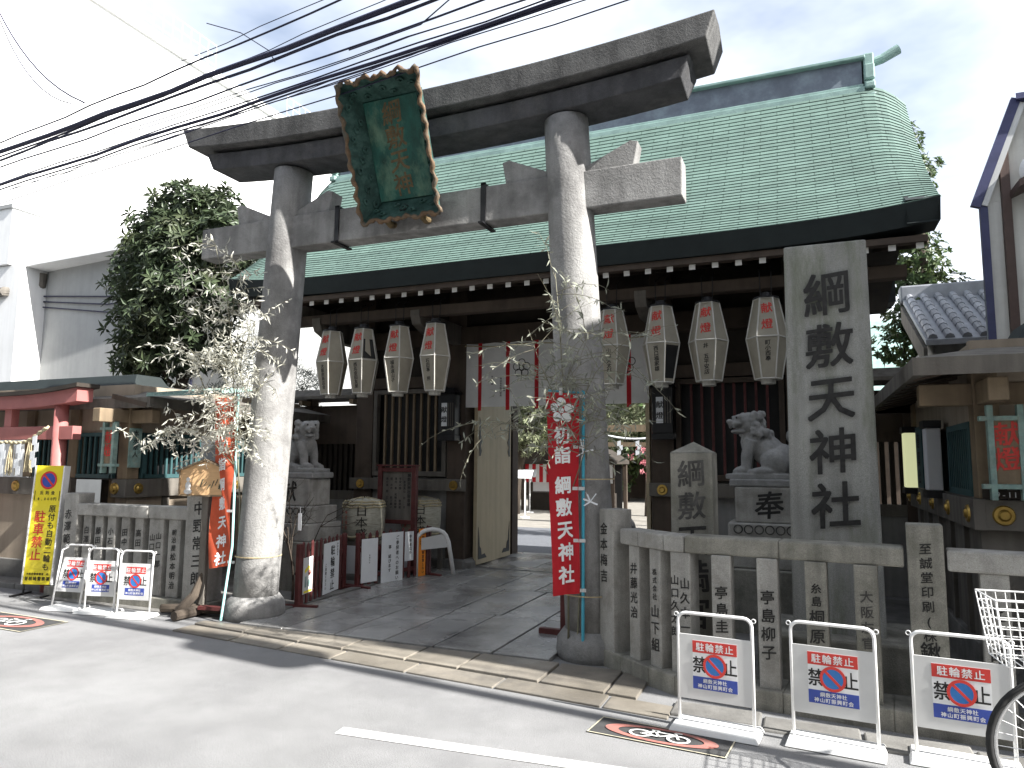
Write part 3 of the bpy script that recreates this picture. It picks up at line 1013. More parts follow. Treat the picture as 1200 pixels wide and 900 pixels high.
# side fences that join the gate to the wings
for x0, x1, lb in ((-9.3, -7.02, 'dark slatted timber fence with a small roof left of the gate behind the left lion'), (.22, 1.3, 'short dark timber fence with a small roof right of the gate behind the tall monument')):
    t = thing('side_fence', lb, 'fence', ((x0 + x1) / 2, 10.4, 0))
    b = MB(); b.bx(x0, x1, 10.35, 10.45, 1.95, 2.62); b.build('upper_board', 'wood', t)
    b = MB(); xx = x0
    while xx < x1 - .05:
        b.bx(xx, xx + .06, 10.38, 10.43, 1.15, 1.95); xx += .11
    b.build('slats', 'wood_dark', t)
    b = MB(); b.bx(x0, x1, 10.33, 10.47, 1.0, 1.15); b.build('rail', 'wood_grey', t)
    if x0 < -4:
        b = MB(); b.bx(x0, x1, 10.5, 10.53, 1.0, 2.6); b.build('added_dark_backing', 'wood_dark', t)  # dark backing added so no bright background shows between the slats
    b = MB(); b.bx(x0, x1, 10.36, 10.46, -.02, 1.0); b.build('lower_board', 'plaster', t)
    b = MB(); b.hexa([(x0, 10.05, 2.72), (x1, 10.05, 2.72), (x1, 10.4, 2.85), (x0, 10.4, 2.85), (x0, 10.05, 2.77), (x1, 10.05, 2.77), (x1, 10.4, 2.92), (x0, 10.4, 2.92)])
    b.hexa([(x0, 10.4, 2.85), (x1, 10.4, 2.85), (x1, 10.75, 2.72), (x0, 10.75, 2.72), (x0, 10.4, 2.92), (x1, 10.4, 2.92), (x1, 10.75, 2.77), (x0, 10.75, 2.77)])
    b.build('roof', 'wood_grey', t)
    for q in (x0 + .08, (x0 + x1) / 2, x1 - .08):
        b = MB(); b.bx(q - .06, q + .06, 10.3, 10.5, -.02, 2.75); b.build('post', 'wood', t)
        b = MB(); b.bx(q - .04, q + .04, 10.06, 10.3, 2.62, 2.70); b.build('bracket', 'wood_tan', t)

# ================================================================== side wings of the shrine (corner pavilions)
def wing(xi, yf, sg, xo, label, recess=None, dz=0.):
    """xi: inner wall, yf: front wall, sg: +1 to the right of the gate, -1 to the left"""
    t = thing('corner_pavilion', label, 'pavilion', (xi, yf, 0))
    def q(a, c): return tuple(sorted((a, c)))
    yb = 9.9
    xa = xi
    b = MB()
    x0, x1 = q(xi, xo)
    fx0, fx1 = (x0, x1) if not recess else (x0, recess[0])
    b.bx(fx0, fx1, yf + .02, yf + .16, .30, 1.17)
    if recess: b.bx(recess[1], x1, yf + .02, yf + .16, .30, 1.17)
    xx0, xx1 = q(xi + sg * .02, xi + sg * .16)
    b.bx(xx0, xx1, yf + .17, yb, .30, 1.17)
    b.build('lower_wall', 'wood_grey' if sg > 0 else 'beige', t)
    b = MB()
    b.bx(fx0, fx1, yf - .02, yf + .2, -.02, .30)
    if recess: b.bx(recess[1], x1, yf - .02, yf + .2, -.02, .30)
    xx0, xx1 = q(xi - sg * .03, xi + sg * .2)
    b.bx(xx0, xx1, yf + .205, yb, -.02, .30)
    b.build('plinth', 'kerb', t, bevel=.01)
    # upright planks joints on the inner side: posts
    for k in range(5):
        yy = yf + .62 + k * .62
        b = MB(); xx0, xx1 = q(xi - sg * .015, xi + sg * .06); b.bx(xx0, xx1, yy - .05, yy + .05, .30, 1.17)
        b.build('stud_post', 'wood_grey', t)
    # waist beams with brass discs
    b = MB()
    b.bx(fx0 if sg > 0 else fx0, fx1, yf - .05, yf + .03, 1.172, 1.40)
    if recess: b.bx(recess[1], x1 - .0, yf - .05, yf + .03, 1.172, 1.40)
    xx0, xx1 = q(xi - sg * .052, xi + sg * .03)
    b.bx(xx0, xx1, yf - .053, yb, 1.17, 1.402)
    be = b.build('waist_beam', 'wood_grey', t, bevel=.006)
    for k in range(5):
        yy = yf + .14 + k * .85
        b = MB(); b.tube([(xi - sg * .05, yy, 1.285), (xi - sg * .068, yy, 1.285)], [.07, .062], 20); b.tube([(xi - sg * .068, yy, 1.285), (xi - sg * .085, yy, 1.285)], [.04, .025], 16)
        b.build('brass_stud', 'brass', be)
    for k in range(4):
        xx = xi + sg * (.14 + k * .95)
        if recess and recess[0] - .05 < xx < recess[1] + .05: continue
        b = MB(); b.tube([(xx, yf - .05, 1.285), (xx, yf - .068, 1.285)], [.075, .066], 20); b.tube([(xx, yf - .068, 1.285), (xx, yf - .088, 1.285)], [.045, .03], 16)
        b.build('brass_stud', 'brass', be)
    # corner posts
    for (px, py) in ((xi + sg * .08, yf + .08), (xi + sg * .08, yb - .1), (xi + sg * 1.9, yf + .08)) + (((recess[0] - .07, yf + .08),) if recess else ()):
        b = MB(); b.bx(px - .085, px + .085, py - .09, py + .09, 1.404, 2.38); b.build('post', 'wood_tan', t, bevel=.008)
    # lattice windows
    zl0, zl1 = 1.41, 2.0
    def lattice(p0, p1, nb):
        p0, p1 = Vector(p0), Vector(p1)
        d = (p1 - p0)
        w = MB()
        for zz in (zl0 + .025, zl1 - .025):
            w.bar(p0 + Z * zz, p1 + Z * zz, .05, .05)
        for e in (p0, p1): w.bar(e + Z * zl0, e + Z * zl1, .05, .05, up=(1, 0, 0))
        fr = w.build('lattice_window', 'teal', t)
        w = MB()
        for k in range(nb):
            c = p0 + d * ((k + .5) / nb)
            w.bar(c + Z * (zl0 + .05), c + Z * (zl1 - .05), .028, .03, up=d.normalized())
        w.build('bars', 'teal', fr)
        nrm_ = Vector((sg if abs(d.y) > abs(d.x) else 0, 1 if abs(d.x) > abs(d.y) else 0, 0))
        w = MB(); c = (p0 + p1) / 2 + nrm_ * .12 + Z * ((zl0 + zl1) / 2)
        w.ob(c, d.normalized(), Z, nrm_, d.length / 2, .32, .01); w.build('dark_room_sheet', 'black', fr)  # black sheet painted as the dark interior behind the lattice
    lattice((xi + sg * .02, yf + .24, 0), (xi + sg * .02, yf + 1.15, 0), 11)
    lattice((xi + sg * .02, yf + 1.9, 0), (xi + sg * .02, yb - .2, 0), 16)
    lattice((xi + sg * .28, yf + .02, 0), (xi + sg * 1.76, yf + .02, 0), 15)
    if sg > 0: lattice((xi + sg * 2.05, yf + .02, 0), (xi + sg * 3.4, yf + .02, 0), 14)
    # upper plaster, eaves and low roof
    b = MB()
    b.bx(min(fx0, x0) + .0, fx1 if not recess else x1, yf + .03, yf + .13, 2.0, 2.62)
    xx0, xx1 = q(xi + sg * .03, xi + sg * .13); b.bx(xx0, xx1, yf + .135, yb, 2.002, 2.62)
    b.build('upper_wall', 'beige', t)
    E_, zE = .46, 2.30 + dz
    xe = xi - sg * E_; ye = yf - (.52 if sg > 0 else .12)
    b = MB()                                         # eave board ring
    rz = 2.72 + dz
    A = [(xe, ye), (xo + sg * .4, ye), (xo + sg * .4, yb + .2), (xe, yb + .2)]
    zt = zE + .13
    Bq = [(xi + sg * .75, yf + .75), (xo + sg * .4, yf + .75), (xo + sg * .4, yb + .2), (xi + sg * .75, yb + .2)]
    vs = [(x, y, zE) for x, y in A] + [(x, y, zt) for x, y in A] + [(x, y, rz) for x, y in Bq] + [(x, y, rz - .12) for x, y in Bq]
    b.add(vs, [(0, 1, 5, 4), (1, 2, 6, 5), (2, 3, 7, 6), (3, 0, 4, 7), (4, 5, 9, 8), (5, 6, 10, 9), (6, 7, 11, 10), (7, 4, 8, 11), (8, 9, 10, 11), (0, 12, 13, 1), (1, 13, 14, 2), (2, 14, 15, 3), (3, 15, 12, 0), (12, 15, 14, 13)])
    rf = b.build('roof', 'wood_grey', t)
    for k in range(9):
        yy = yf - .1 + k * .42
        b = MB(); b.bar((xe + sg * .05, yy, zE + .03), (xi + sg * .2, yy, zE + .16), .055, .06); b.build('rafter', 'wood', rf)
    for k in range(10):
        xx = xi + sg * (k * .42)
        b = MB(); b.bar((xx, ye + .05, zE + .03), (xx, yf + .1, zE + .16), .055, .06); b.build('rafter', 'wood', rf)
    b = MB()
    xx0, xx1 = q(xi + sg * .35, xo + sg * .4)
    b.hexa([(xx0, yf + .30, rz - .16), (xx1, yf + .30, rz - .16), (xx1, yf + 1.0, rz - .16), (xx0, yf + 1.0, rz - .16), (xx0 + .14 * (sg > 0), yf + .46, rz + .10), (xx1 - .14 * (sg < 0), yf + .46, rz + .10), (xx1 - .14 * (sg < 0), yf + .86, rz + .10), (xx0 + .14 * (sg > 0), yf + .86, rz + .10)])
    b.build('ridge_cap', 'fascia', rf, bevel=.01)
    # protruding beam ends under the eave corner
    for (p, r_) in (((xi + sg * .08, yf - .42, 2.2), (xi + sg * .08, yf + .3, 2.2)), ((xi - sg * .36, yf + .08, 2.2), (xi + sg * .4, yf + .08, 2.2))):
        b = MB(); b.bar(p, r_, .13, .17); b.build('beam_end', 'wood_tan', t, bevel=.01)
    return t
wr = wing(1.2, 6.38, 1, 4.6, 'low timber pavilion with teal lattice windows and brass discs right of the tall monument')
wl = wing(-8.0, 6.56, -1, -13.0, 'low timber and plaster pavilion with teal lattice behind the yellow sign, left of the torii', recess=(-8.95, -8.2))
b = MB(); b.bx(-8.95, -8.2, 6.95, 7.0, 0, 2.1); b.build('recess_wall', 'wood_dark', wl)
b = MB(); b.bx(-8.74, -8.36, 6.9, 6.94, .3, 2.02); b.build('door', 'wood_tan', wl)
b = MB(); b.hexa([(-7.62, 6.45, 2.44), (-6.9, 6.55, 2.44), (-6.9, 7.6, 2.60), (-7.62, 7.5, 2.60), (-7.62, 6.45, 2.46), (-6.9, 6.55, 2.46), (-6.9, 7.6, 2.62), (-7.62, 7.5, 2.62)])
for k in range(8): b.bar((-7.6 + .098 * k, 6.45 + .0139 * k, 2.47), (-7.6 + .098 * k, 7.5 + .0139 * k, 2.63), .025, .03)
b.build('green_awning', 'copper2', wl)

# things fixed to the right pavilion
def paper_sign(x, y, z, w, h, label, txt, cat='lantern sign'):
    t = thing('votive_lantern_sign', label, cat, (x, y, z))
    b = MB(); b.bx(x - w / 2, x + w / 2, y - .05, y - .01, z, z + h); pn = b.build('paper_panel', 'wood_tan', t)
    b = MB()
    for s in (-1, 1): b.bx(x + s * w / 2 - .02, x + s * w / 2 + .02, y - .07, y + .0, z - .12, z + h + .10)
    for zz in (z - .02, z + h): b.bx(x - w / 2 - .07, x + w / 2 + .07, y - .066, y - .004, zz - .018, zz + .018)
    b.build('frame', 'tealtrim', t, bevel=.004)
    b = MB(); b.text(txt, (x, y - .054, z + h - .025), X, Z, h * .38, True, 1.0, wob=.06); b.build('lettering', 'red_ink', pn)
    return t
paper_sign(1.36, 6.26, 1.52, .19, .48, 'teal framed lantern board reading 献燈 on the right pavilion corner above the plate 9-11', '献燈')
paper_sign(-8.12, 6.42, 1.60, .17, .44, 'small teal framed lantern board reading 献燈 on the left pavilion corner post', '献燈')
t = thing('wooden_name_board', 'small upright teal board with white writing beside the left lantern board', 'sign', (-7.9, 6.5, 1.6))
b = MB(); b.bx(-7.955, -7.94, 6.52, 6.70, 1.55, 2.05); b.build('board', 'tealtrim', t)
b = MB(); b.text('末永幸人形'.replace('末', '本'), (-7.937, 6.61, 2.03), Y, Z, .085, True, 1.05); b.build('lettering', 'ink', t)
t = thing('address_plate', 'small dark plate reading 9-11 on the right pavilion below the lantern board', 'number plate', (1.36, 6.31, 1.41))
b = MB(); b.bx(1.21, 1.50, 6.305, 6.325, 1.408, 1.475); b.build('plate', 'wood_dark', t)
b = MB(); b.text('9-11', (1.36, 6.302, 1.44), X, Z, .055, False, .66, mi=0); b.build('lettering', 'paper', t)
for yy, lb, m, hz in ((7.75, 'tall white lamp box on the inner wall of the right pavilion', 'lamp_white', (1.42, 2.0)), (9.35, 'lit pale yellow lamp box deep on the inner wall of the right pavilion', 'lamp_lit', (1.40, 2.02))):
    t = thing('lamp_box', lb, 'wall lamp', (1.2, yy, 1.4))
    b = MB(); b.bx(1.04, 1.165, yy - .1, yy + .1, *hz); b.build('lamp_cover', m, t, bevel=.01)
    for zz in (hz[1], hz[0] - .07):
        b = MB(); b.bx(1.02, 1.17, yy - .12, yy + .12, zz, zz + .07); b.build('cap', 'black', t)
t = thing('wooden_name_board', 'dark carved name board hanging between the two lamp boxes on the right pavilion', 'sign', (1.1, 8.5, 1.4))
b = MB(); b.bx(1.09, 1.13, 8.32, 8.72, 1.42, 2.05); b.build('board', 'teal', t)
b = MB(); b.text('道真公', (1.086, 8.52, 2.0), -Y, Z, .17, True, 1.1); b.build('lettering', 'ink', t)

# ================================================================== hanging hexagonal lanterns
def lantern(x, y, zb, label, txt, worn=0):
    t = thing('hanging_lantern', label, 'lantern', (x, y, zb), R(worn * 3 - 8), 'white hexagonal lanterns hanging under the gate eave')
    h0, h1, h2 = .0, .47, .93
    r0, r1, r2 = .145, .228, .135
    n = 6
    ro = -math.pi / 2 + math.pi / 6
    b = MB(); b.lathe((0, 0, 0), [(r0, h0), (r1, h1)], n, rot=ro, cap=False); b.lathe((0, 0, 0), [(r1, h1), (r2, h2)], n, rot=ro, cap=False)
    bd = b.build('paper_body', 'lantern', t, local=True)
    b = MB()
    P = lambda r, k, z: Vector((r * math.cos(ro + k * math.pi / 3), r * math.sin(ro + k * math.pi / 3), z))
    for k in range(6):
        for (ra, za, rb, zb_) in ((r0, h0, r1, h1), (r1, h1, r2, h2)):
            b.tube([P(ra + .002, k, za), P(rb + .002, k, zb_)], .009, 5)
        for (ra, za) in ((r0, h0), (r1, h1), (r2, h2)):
            b.tube([P(ra + .002, k, za), P(ra + .002, k + 1, za)], .009, 5)
    b.build('frame', 'lanternrim', t, local=True)
    b = MB(); b.lathe((0, 0, 0), [(.08, -.055), (.085, 0), (r0 - .01, .004)], 16); b.build('bottom_ring', 'lanternrim', t, local=True)
    b = MB(); b.lathe((0, 0, 0), [(r2 + .01, h2), (r2 + .012, h2 + .02), (.07, h2 + .035), (.065, h2 + .075), (.02, h2 + .09)], 12); b.build('cap', 'blackmetal', t, local=True)
    b = MB()
    for s in (-1, 1): b.tube([(s * .06, 0, h2 + .07), (s * .065, .0, 1.30 - .04), (s * .065, .12, 1.33)], .006, 5)
    b.build('hanging_wire', 'blackmetal', t, local=True)
    # lettering on the front face (faces -Y)
    def face(za, zb_, ra, rb):
        a = math.cos(math.pi / 6)
        p0, p1 = Vector((0, -ra * a, za)), Vector((0, -rb * a, zb_))
        v_ = (p1 - p0).normalized(); n_ = X.cross(v_)
        return p0, p1, v_, n_
    p0, p1, v_, n_ = face(h1, h2, r1, r2)
    b = MB(); b.text('献燈', p1 - v_ * .03 - n_ * -.004, X, v_, .128, True, 1.52, wob=.08)
    b.build('red_lettering', 'red_ink', bd, local=True)
    p0, p1, v_, n_ = face(h0, h1, r0, r1)
    b = MB(); b.text(txt, p1 - v_ * .04 + n_ * .004, X, v_, .062, True, .98, wob=.06)
    b.build('black_lettering', 'ink', bd, local=True)
    if x in (-5.88, -1.59):                      # black sheet painted as the dark inside of a missing panel
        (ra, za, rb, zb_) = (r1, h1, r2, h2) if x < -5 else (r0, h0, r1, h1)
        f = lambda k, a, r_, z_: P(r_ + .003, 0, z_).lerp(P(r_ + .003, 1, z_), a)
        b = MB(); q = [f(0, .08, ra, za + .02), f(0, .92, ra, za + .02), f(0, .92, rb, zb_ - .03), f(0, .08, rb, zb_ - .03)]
        b.add(q, [(0, 1, 2, 3)]); b.build('missing_panel_dark', 'black', t, local=True)
        if x < -5:
            o_ = Vector((math.cos(R(-30)), math.sin(R(-30)), 0)) * .006
            b = MB(); q = [f(0, .2, ra, za + .12) + o_, f(0, .6, ra, za + .05) + o_, f(0, .62, rb, zb_ - .06) + o_, f(0, .25, rb, zb_ - .06) + o_]
            b.add(q, [(0, 1, 2, 3)]); b.build('torn_paper', 'lantern', t, local=True)
    return t
LN = [(-6.43, '大阪府商店会'.replace('大', '大'), 'leftmost white hexagonal lantern under the eave, against the bright gap beside the left lion'),
      (-5.88, '西丸会田友屋', 'second hanging lantern from the left, with one torn upper panel'),
      (-5.29, '福永遠山子', 'third hanging lantern from the left, over the left lattice window'),
      (-4.70, '石田事務所', 'fourth hanging lantern from the left, nearest the left end of the white curtain'),
      (-2.20, '山口久太郎', 'hanging lantern half hidden behind the right torii pillar and bamboo leaves'),
      (-1.59, '西口福家雄', 'hanging lantern with a missing lower panel, just right of the right torii pillar'),
      (-1.03, '井上五平安店', 'middle of the three hanging lanterns between the right torii pillar and the tall monument'),
      (-.37, '町小西奉', 'rightmost hanging lantern, touching the left edge of the tall monument in view')]
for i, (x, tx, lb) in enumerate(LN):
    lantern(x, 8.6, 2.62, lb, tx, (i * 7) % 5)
for x, lb in ((-5.12, 'small black metal lantern reading 献燈 on the column left of the door'), (-1.80, 'small black metal lantern reading 献燈 on the column right of the curtain')):
    t = thing('metal_lantern', lb, 'lantern', (x, 9.9, 2.0))
    b = MB(); b.bx(x - .14, x + .14, 9.76, 9.96, 2.06, 2.70); bd = b.build('case', 'blackmetal', t, bevel=.01)
    b = MB(); b.hexa([(x - .17, 9.73, 2.70), (x + .17, 9.73, 2.70), (x + .17, 9.98, 2.70), (x - .17, 9.98, 2.70), (x - .09, 9.80, 2.80), (x + .09, 9.80, 2.80), (x + .09, 9.94, 2.80), (x - .09, 9.94, 2.80)])
    b.build('cap', 'blackmetal', t)
    b = MB()
    b.hexa([(x - .15, 9.75, 1.98), (x + .15, 9.75, 1.98), (x + .15, 9.97, 1.98), (x - .15, 9.97, 1.98), (x - .15, 9.75, 2.06), (x + .15, 9.75, 2.06), (x + .15, 9.97, 2.06), (x - .15, 9.97, 2.06)])
    b.build('bottom_plate', 'blackmetal', t)
    b = MB(); b.bx(x - .085, x + .01, 9.752, 9.758, 2.2, 2.56); pn = b.build('paper_panel', 'paper', bd)
    b = MB(); b.text('献燈', (x - .037, 9.749, 2.53), X, Z, .10, True, 1.5); b.build('lettering', 'ink', pn)
    b = MB()
    for k in range(3): b.bx(x + .03 + k * .035, x + .045 + k * .035, 9.752, 9.758, 2.2, 2.56)
    b.build('slats', 'wood_grey', bd)

# ================================================================== guardian lions on pedestals
def lion(x, y, z, rz, label, sgn):
    t = thing('guardian_lion', label, 'stone lion', (x, y, z), rz)
    b = MB()
    E_ = b.ell
    b.bx(-.36, .36, -.2, .2, -.002, .05)
    E_((-.17, 0, .20), (.17, .17, .17)); E_((-.05, 0, .29), (.18, .15, .16), rot3(0, R(-38), 0)); E_((.08, 0, .38), (.14, .15, .17))
    for s in (-1, 1):
        E_((-.12, s * .13, .17), (.15, .07, .13), rot3(0, R(-20), 0)); E_((-.02, s * .15, .08), (.13, .06, .045)); E_((.06, s * .15, .075), (.055, .055, .04))
        b.tube([(.10, s * .10, .40), (.15, s * .105, .24), (.16, s * .105, .10)], [.075, .06, .052], 12)
        E_((.20, s * .105, .085), (.085, .065, .045))
        for q in (-.035, 0, .035): E_((.265, s * .105 + q, .075), (.03, .018, .026))
        for q in (-.03, 0, .03): E_((.115, s * .15 + q, .07), (.03, .016, .022))
    # head, turned towards the street
    hr = rot3(0, 0, R(-32) * sgn)
    hc = Vector((.13, -.03 * sgn, .575))
    H = lambda p: hc + hr @ Vector(p)
    E_(hc, (.13, .13, .12), hr); E_(H((.09, 0, .03)), (.09, .10, .07), hr); E_(H((.14, 0, -.005)), (.085, .085, .04), hr); E_(H((.12, 0, -.085)), (.08, .07, .028), hr)
    E_(H((.215, 0, .02)), (.03, .045, .025), hr)
    for s in (-1, 1):
        E_(H((.13, s * .055, .062)), (.035, .035, .025), hr); E_(H((.0, s * .125, .03)), (.04, .025, .05), hr)
        E_(H((.185, s * .04, -.035)), (.018, .015, .025), hr)
    # mane curls
    r2 = random.Random(5)
    for k in range(64):
        a = r2.uniform(math.radians(70), math.radians(290)); c = r2.uniform(-.95, .9)
        p = H((.125 * math.cos(a) - .02, .135 * math.sin(a), .12 * c))
        E_(p, (.034, .034, .034), None, 8, 6)
    for k in range(26):
        a = r2.uniform(0, 2 * math.pi)
        E_((.03 + .12 * math.cos(a), .14 * math.sin(a), .46 + r2.uniform(-.04, .03)), (.034, .034, .034), None, 8, 6)
    # flame tail
    for dx, dz, q in ((-.31, .30, .08), (-.33, .42, .07), (-.31, .53, .05), (-.38, .36, .05), (-.27, .44, .05)):
        E_((dx, 0, dz), (q * .8, q * .9, q * 1.3))
    remeshed(b, 'body', 'statue', t, .0095, 2)
    b = MB()
    for s in (-1, 1): b.ell(H((.158, s * .052, .058)), (.013, .013, .013), None, 8, 6)
    b.build('eyes', 'ink', t, local=True)
    return t
def pedestal(x, y, label, ch, w=.0):
    t = thing('lion_pedestal', label, 'pedestal', (x, y, 0))
    lev = [(1.02, .82, -.02, .62, 'granite_old'), (.88, .70, .62, .84, 'granite'), (.80, .6, .84, 1.06, 'granite'), (.66, .46, 1.06, 1.42, 'granite'), (.76, .46, 1.42, 1.50, 'statue')]
    nm = ('foot', 'lower_step', 'upper_step', 'block', 'cap')
    for (a, c, z0, z1, m), n_ in zip(lev, nm):
        b = MB(); b.bx(x - a / 2, x + a / 2, y - c / 2, y + c / 2, z0 + .002, z1); p = b.build(n_, m, t, bevel=.015)
        if n_ == 'block': blk = p
    b = MB(); b.text(ch, (x, y - .232, 1.40), X, Z, .29, True, 1.1, wob=.08); b.build('lettering', 'ink', blk)
    b = MB()
    for k in range(7): b.annulus((x - .3 + k * .1, y - .352 + .05, 1.0), X, Z, .035, .047, 14, .004)
    b.build('carved_wave', 'ink_faded', t)
    return t
pedestal(-.36, 7.9, 'stepped granite pedestal carved 奉 beside the tall monument', '奉')
lion(-.42, 7.9, 1.50, math.pi, 'grey stone guardian lion left of the tall monument, facing the gateway', -1)
pedestal(-6.36, 7.9, 'stepped granite pedestal behind the left torii pillar and red picket fence', '献')
lion(-6.38, 7.9, 1.50, 0, 'grey stone guardian lion beside the left torii pillar', 1)

# ================================================================== inscribed stones
t = thing('shrine_monument', 'tall granite monument carved 綱敷天神社 behind the right stone fence', 'monument', (.19, 6.5, 0))
b = MB(); b.hexa([(-.145, 6.2, -.02), (.52, 6.2, -.02), (.52, 6.62, -.02), (-.145, 6.62, -.02), (-.115, 6.22, 3.46), (.505, 6.22, 3.46), (.505, 6.6, 3.46), (-.115, 6.6, 3.46)])
st = b.build('stone', 'monument', t, bevel=.015)
b = MB(); b.text('綱敷天神社', (.20, 6.196, 3.24), X, (Vector((0, .0057, 1))).normalized(), .375, True, 1.13, sx=.98, wob=.06)
b.build('lettering', 'ink', st)
b = MB(); b.bx(-.4, .78, 6.0, 6.85, -.02, .35); b.build('base', 'granite_old', t, bevel=.02)
t = thing('marker_stone', 'short mossy pointed marker stone with worn characters behind the right stone fence', 'marker stone', (-.85, 5.98, 0))
b = MB(); w = .165
xc, yc_ = -.855, 6.0
b.hexa([(xc - w, yc_ - w, -.02), (xc + w, yc_ - w, -.02), (xc + w, yc_ + w, -.02), (xc - w, yc_ + w, -.02), (xc - w, yc_ - w, 1.74), (xc + w, yc_ - w, 1.74), (xc + w, yc_ + w, 1.74), (xc - w, yc_ + w, 1.74)])
b.add([(xc - w, yc_ - w, 1.74), (xc + w, yc_ - w, 1.74), (xc + w, yc_ + w, 1.74), (xc - w, yc_ + w, 1.74), (xc, yc_, 1.83)], [(0, 1, 4), (1, 2, 4), (2, 3, 4), (3, 0, 4)])
st = b.build('stone', 'granite_old', t, bevel=.008)
b = MB(); b.text('綱敷', (xc, yc_ - w - .003, 1.70), X, Z, .225, True, 1.13, wob=.1); b.build('worn_lettering', 'ink_faded', st)
b = MB(); b.text('天満宮', (xc, yc_ - w - .003, 1.70 - .51), X, Z, .26, True, 1.08, wob=.1); b.build('lettering', 'ink', st)

# ================================================================== stone fences with carved donors' names
def fpost(par, c, u, n, w, d, z0, z1, cols, size, m='granite', name='post', ink='ink'):
    """c: centre of the post's foot; u along the fence, n outwards"""
    b = MB()
    c, u, n = Vector(c), Vector(u), Vector(n)
    b.hexa([c - u * w / 2 + n * d / 2 + Z * z0, c + u * w / 2 + n * d / 2 + Z * z0, c + u * w / 2 - n * d / 2 + Z * z0, c - u * w / 2 - n * d / 2 + Z * z0,
            c - u * w / 2 + n * d / 2 + Z * z1, c + u * w / 2 + n * d / 2 + Z * z1, c + u * w / 2 - n * d / 2 + Z * z1, c - u * w / 2 - n * d / 2 + Z * z1])
    p = b.build(name, m, par, bevel=.008)
    b = MB()
    for k, (tx, off, top, sz) in enumerate(cols):
        b.text(tx, c + n * (d / 2 + .003) + u * off + Z * top, u, Z, sz, True, 1.22, wob=.05)
    if cols: b.build('lettering', ink, p)
    return p
def poly_strip(path, w, z0, z1, mb, n_side=1):
    """solid strip along a polyline of (x,y): outer side is the given path, thickness w inwards"""
    P = [Vector((x, y, 0)) for x, y in path]
    ins = []
    for i, p in enumerate(P):
        a = (P[i] - P[i - 1]).normalized() if i else (P[1] - P[0]).normalized()
        c = (P[i + 1] - P[i]).normalized() if i < len(P) - 1 else a
        d = (a + c).normalized()
        ins.append(p + Vector((-d.y, d.x, 0)) * w)
    for i in range(len(P) - 1):
        mb.hexa([P[i] + Z * z0, P[i + 1] + Z * z0, ins[i + 1] + Z * z0, ins[i] + Z * z0, P[i] + Z * z1, P[i + 1] + Z * z1, ins[i + 1] + Z * z1, ins[i] + Z * z1])
rfence = thing('stone_fence', 'low granite fence carved with donor names, in front of the tall monument at right', 'stone fence', (0, 5.4, 0))
base_path = [(-1.70, 5.96), (-1.42, 5.73), (-1.15, 5.50), (-.93, 5.345), (-.60, 5.305), (-.2, 5.26), (.45, 5.19), (1.1, 5.12), (2.2, 5.0), (3.6, 4.85)]
b = MB(); poly_strip(base_path, .34, -.02, .135, b); b.build('base', 'granite_old', rfence, bevel=.01)
rail_path = [(-1.43, 5.79), (-1.25, 5.63), (-1.02, 5.46), (-.86, 5.40)]
b = MB(); poly_strip(rail_path, .20, 1.0, 1.122, b); b.build('rail', 'granite', rfence, bevel=.014)
b = MB(); poly_strip([(-.852, 5.398), (-.2, 5.325), (.555, 5.25)], .21, 1.0, 1.125, b); b.build('rail', 'granite_old', rfence, bevel=.014)
b = MB(); poly_strip([(.79, 5.22), (2.2, 5.07), (3.2, 4.97)], .2, .995, 1.125, b); b.build('rail', 'granite', rfence, bevel=.014)
ua = Vector((.76, -.645, 0)).normalized(); na = Vector((-ua.y, ua.x, 0)) * -1
ub = Vector((1, -.105, 0)).normalized(); nb2 = Vector((-ub.y, ub.x, 0)) * -1
fpost(rfence, (-1.50, 5.93, 0), ua, na, .20, .19, .13, 1.27, [('金本梅吉', -.03, 1.17, .105)], .1)
for (x, y, w, cols) in ((-1.25, 5.735, .13, [('井藤光治', 0, .88, .092)]), (-1.055, 5.58, .13, [('株式会社', 0, .86, .05), ('山下組', 0, .60, .1)])):
    fpost(rfence, (x, y, 0), ua, na, w, .13, .13, 1.0, cols, .1)
uc = (ua + ub).normalized(); nc = Vector((-uc.y, uc.x, 0)) * -1
fpost(rfence, (-.865, 5.485, 0), uc, nc, .165, .13, .13, 1.0, [('山口久太郎', -.045, .84, .075), ('山久本一', .04, .83, .085)], .1)
for (x, w, cols) in ((-.585, .135, [('亭島圭', 0, .80, .095)]), (-.275, .135, [('亭島柳子', 0, .80, .1)]), (.035, .135, [('糸島', 0, .87, .07), ('桐原香', 0, .70, .1)]), (.335, .14, [('大阪左官商', 0, .85, .08)])):
    y = 5.415 - .105 * (x + .6)
    fpost(rfence, (x, y, 0), ub, nb2, w, .13, .13, 1.0, cols, .1, 'granite_old' if x > -.1 else 'granite', ink='ink_faded' if .2 < x < .4 else 'ink')
fpost(rfence, (.685, 5.335, 0), ub, nb2, .205, .2, .13, 1.275, [('至誠堂印刷(株)', 0, 1.17, .073), ('鍬', 0, .57, .115), ('原', 0, .42, .115)], .1, 'granite_old')
for (x, tx) in ((1.04, '北川昭'), (1.40, '高田正一'), (1.75, '石川友子'), (2.1, '田中光'), (2.45, '奥村正'), (2.8, '木林一')):
    fpost(rfence, (x, 5.275 - .105 * (x - 1.04), 0), ub, nb2, .15, .13, .13, .995, [(tx, 0, .82, .1)], .1)

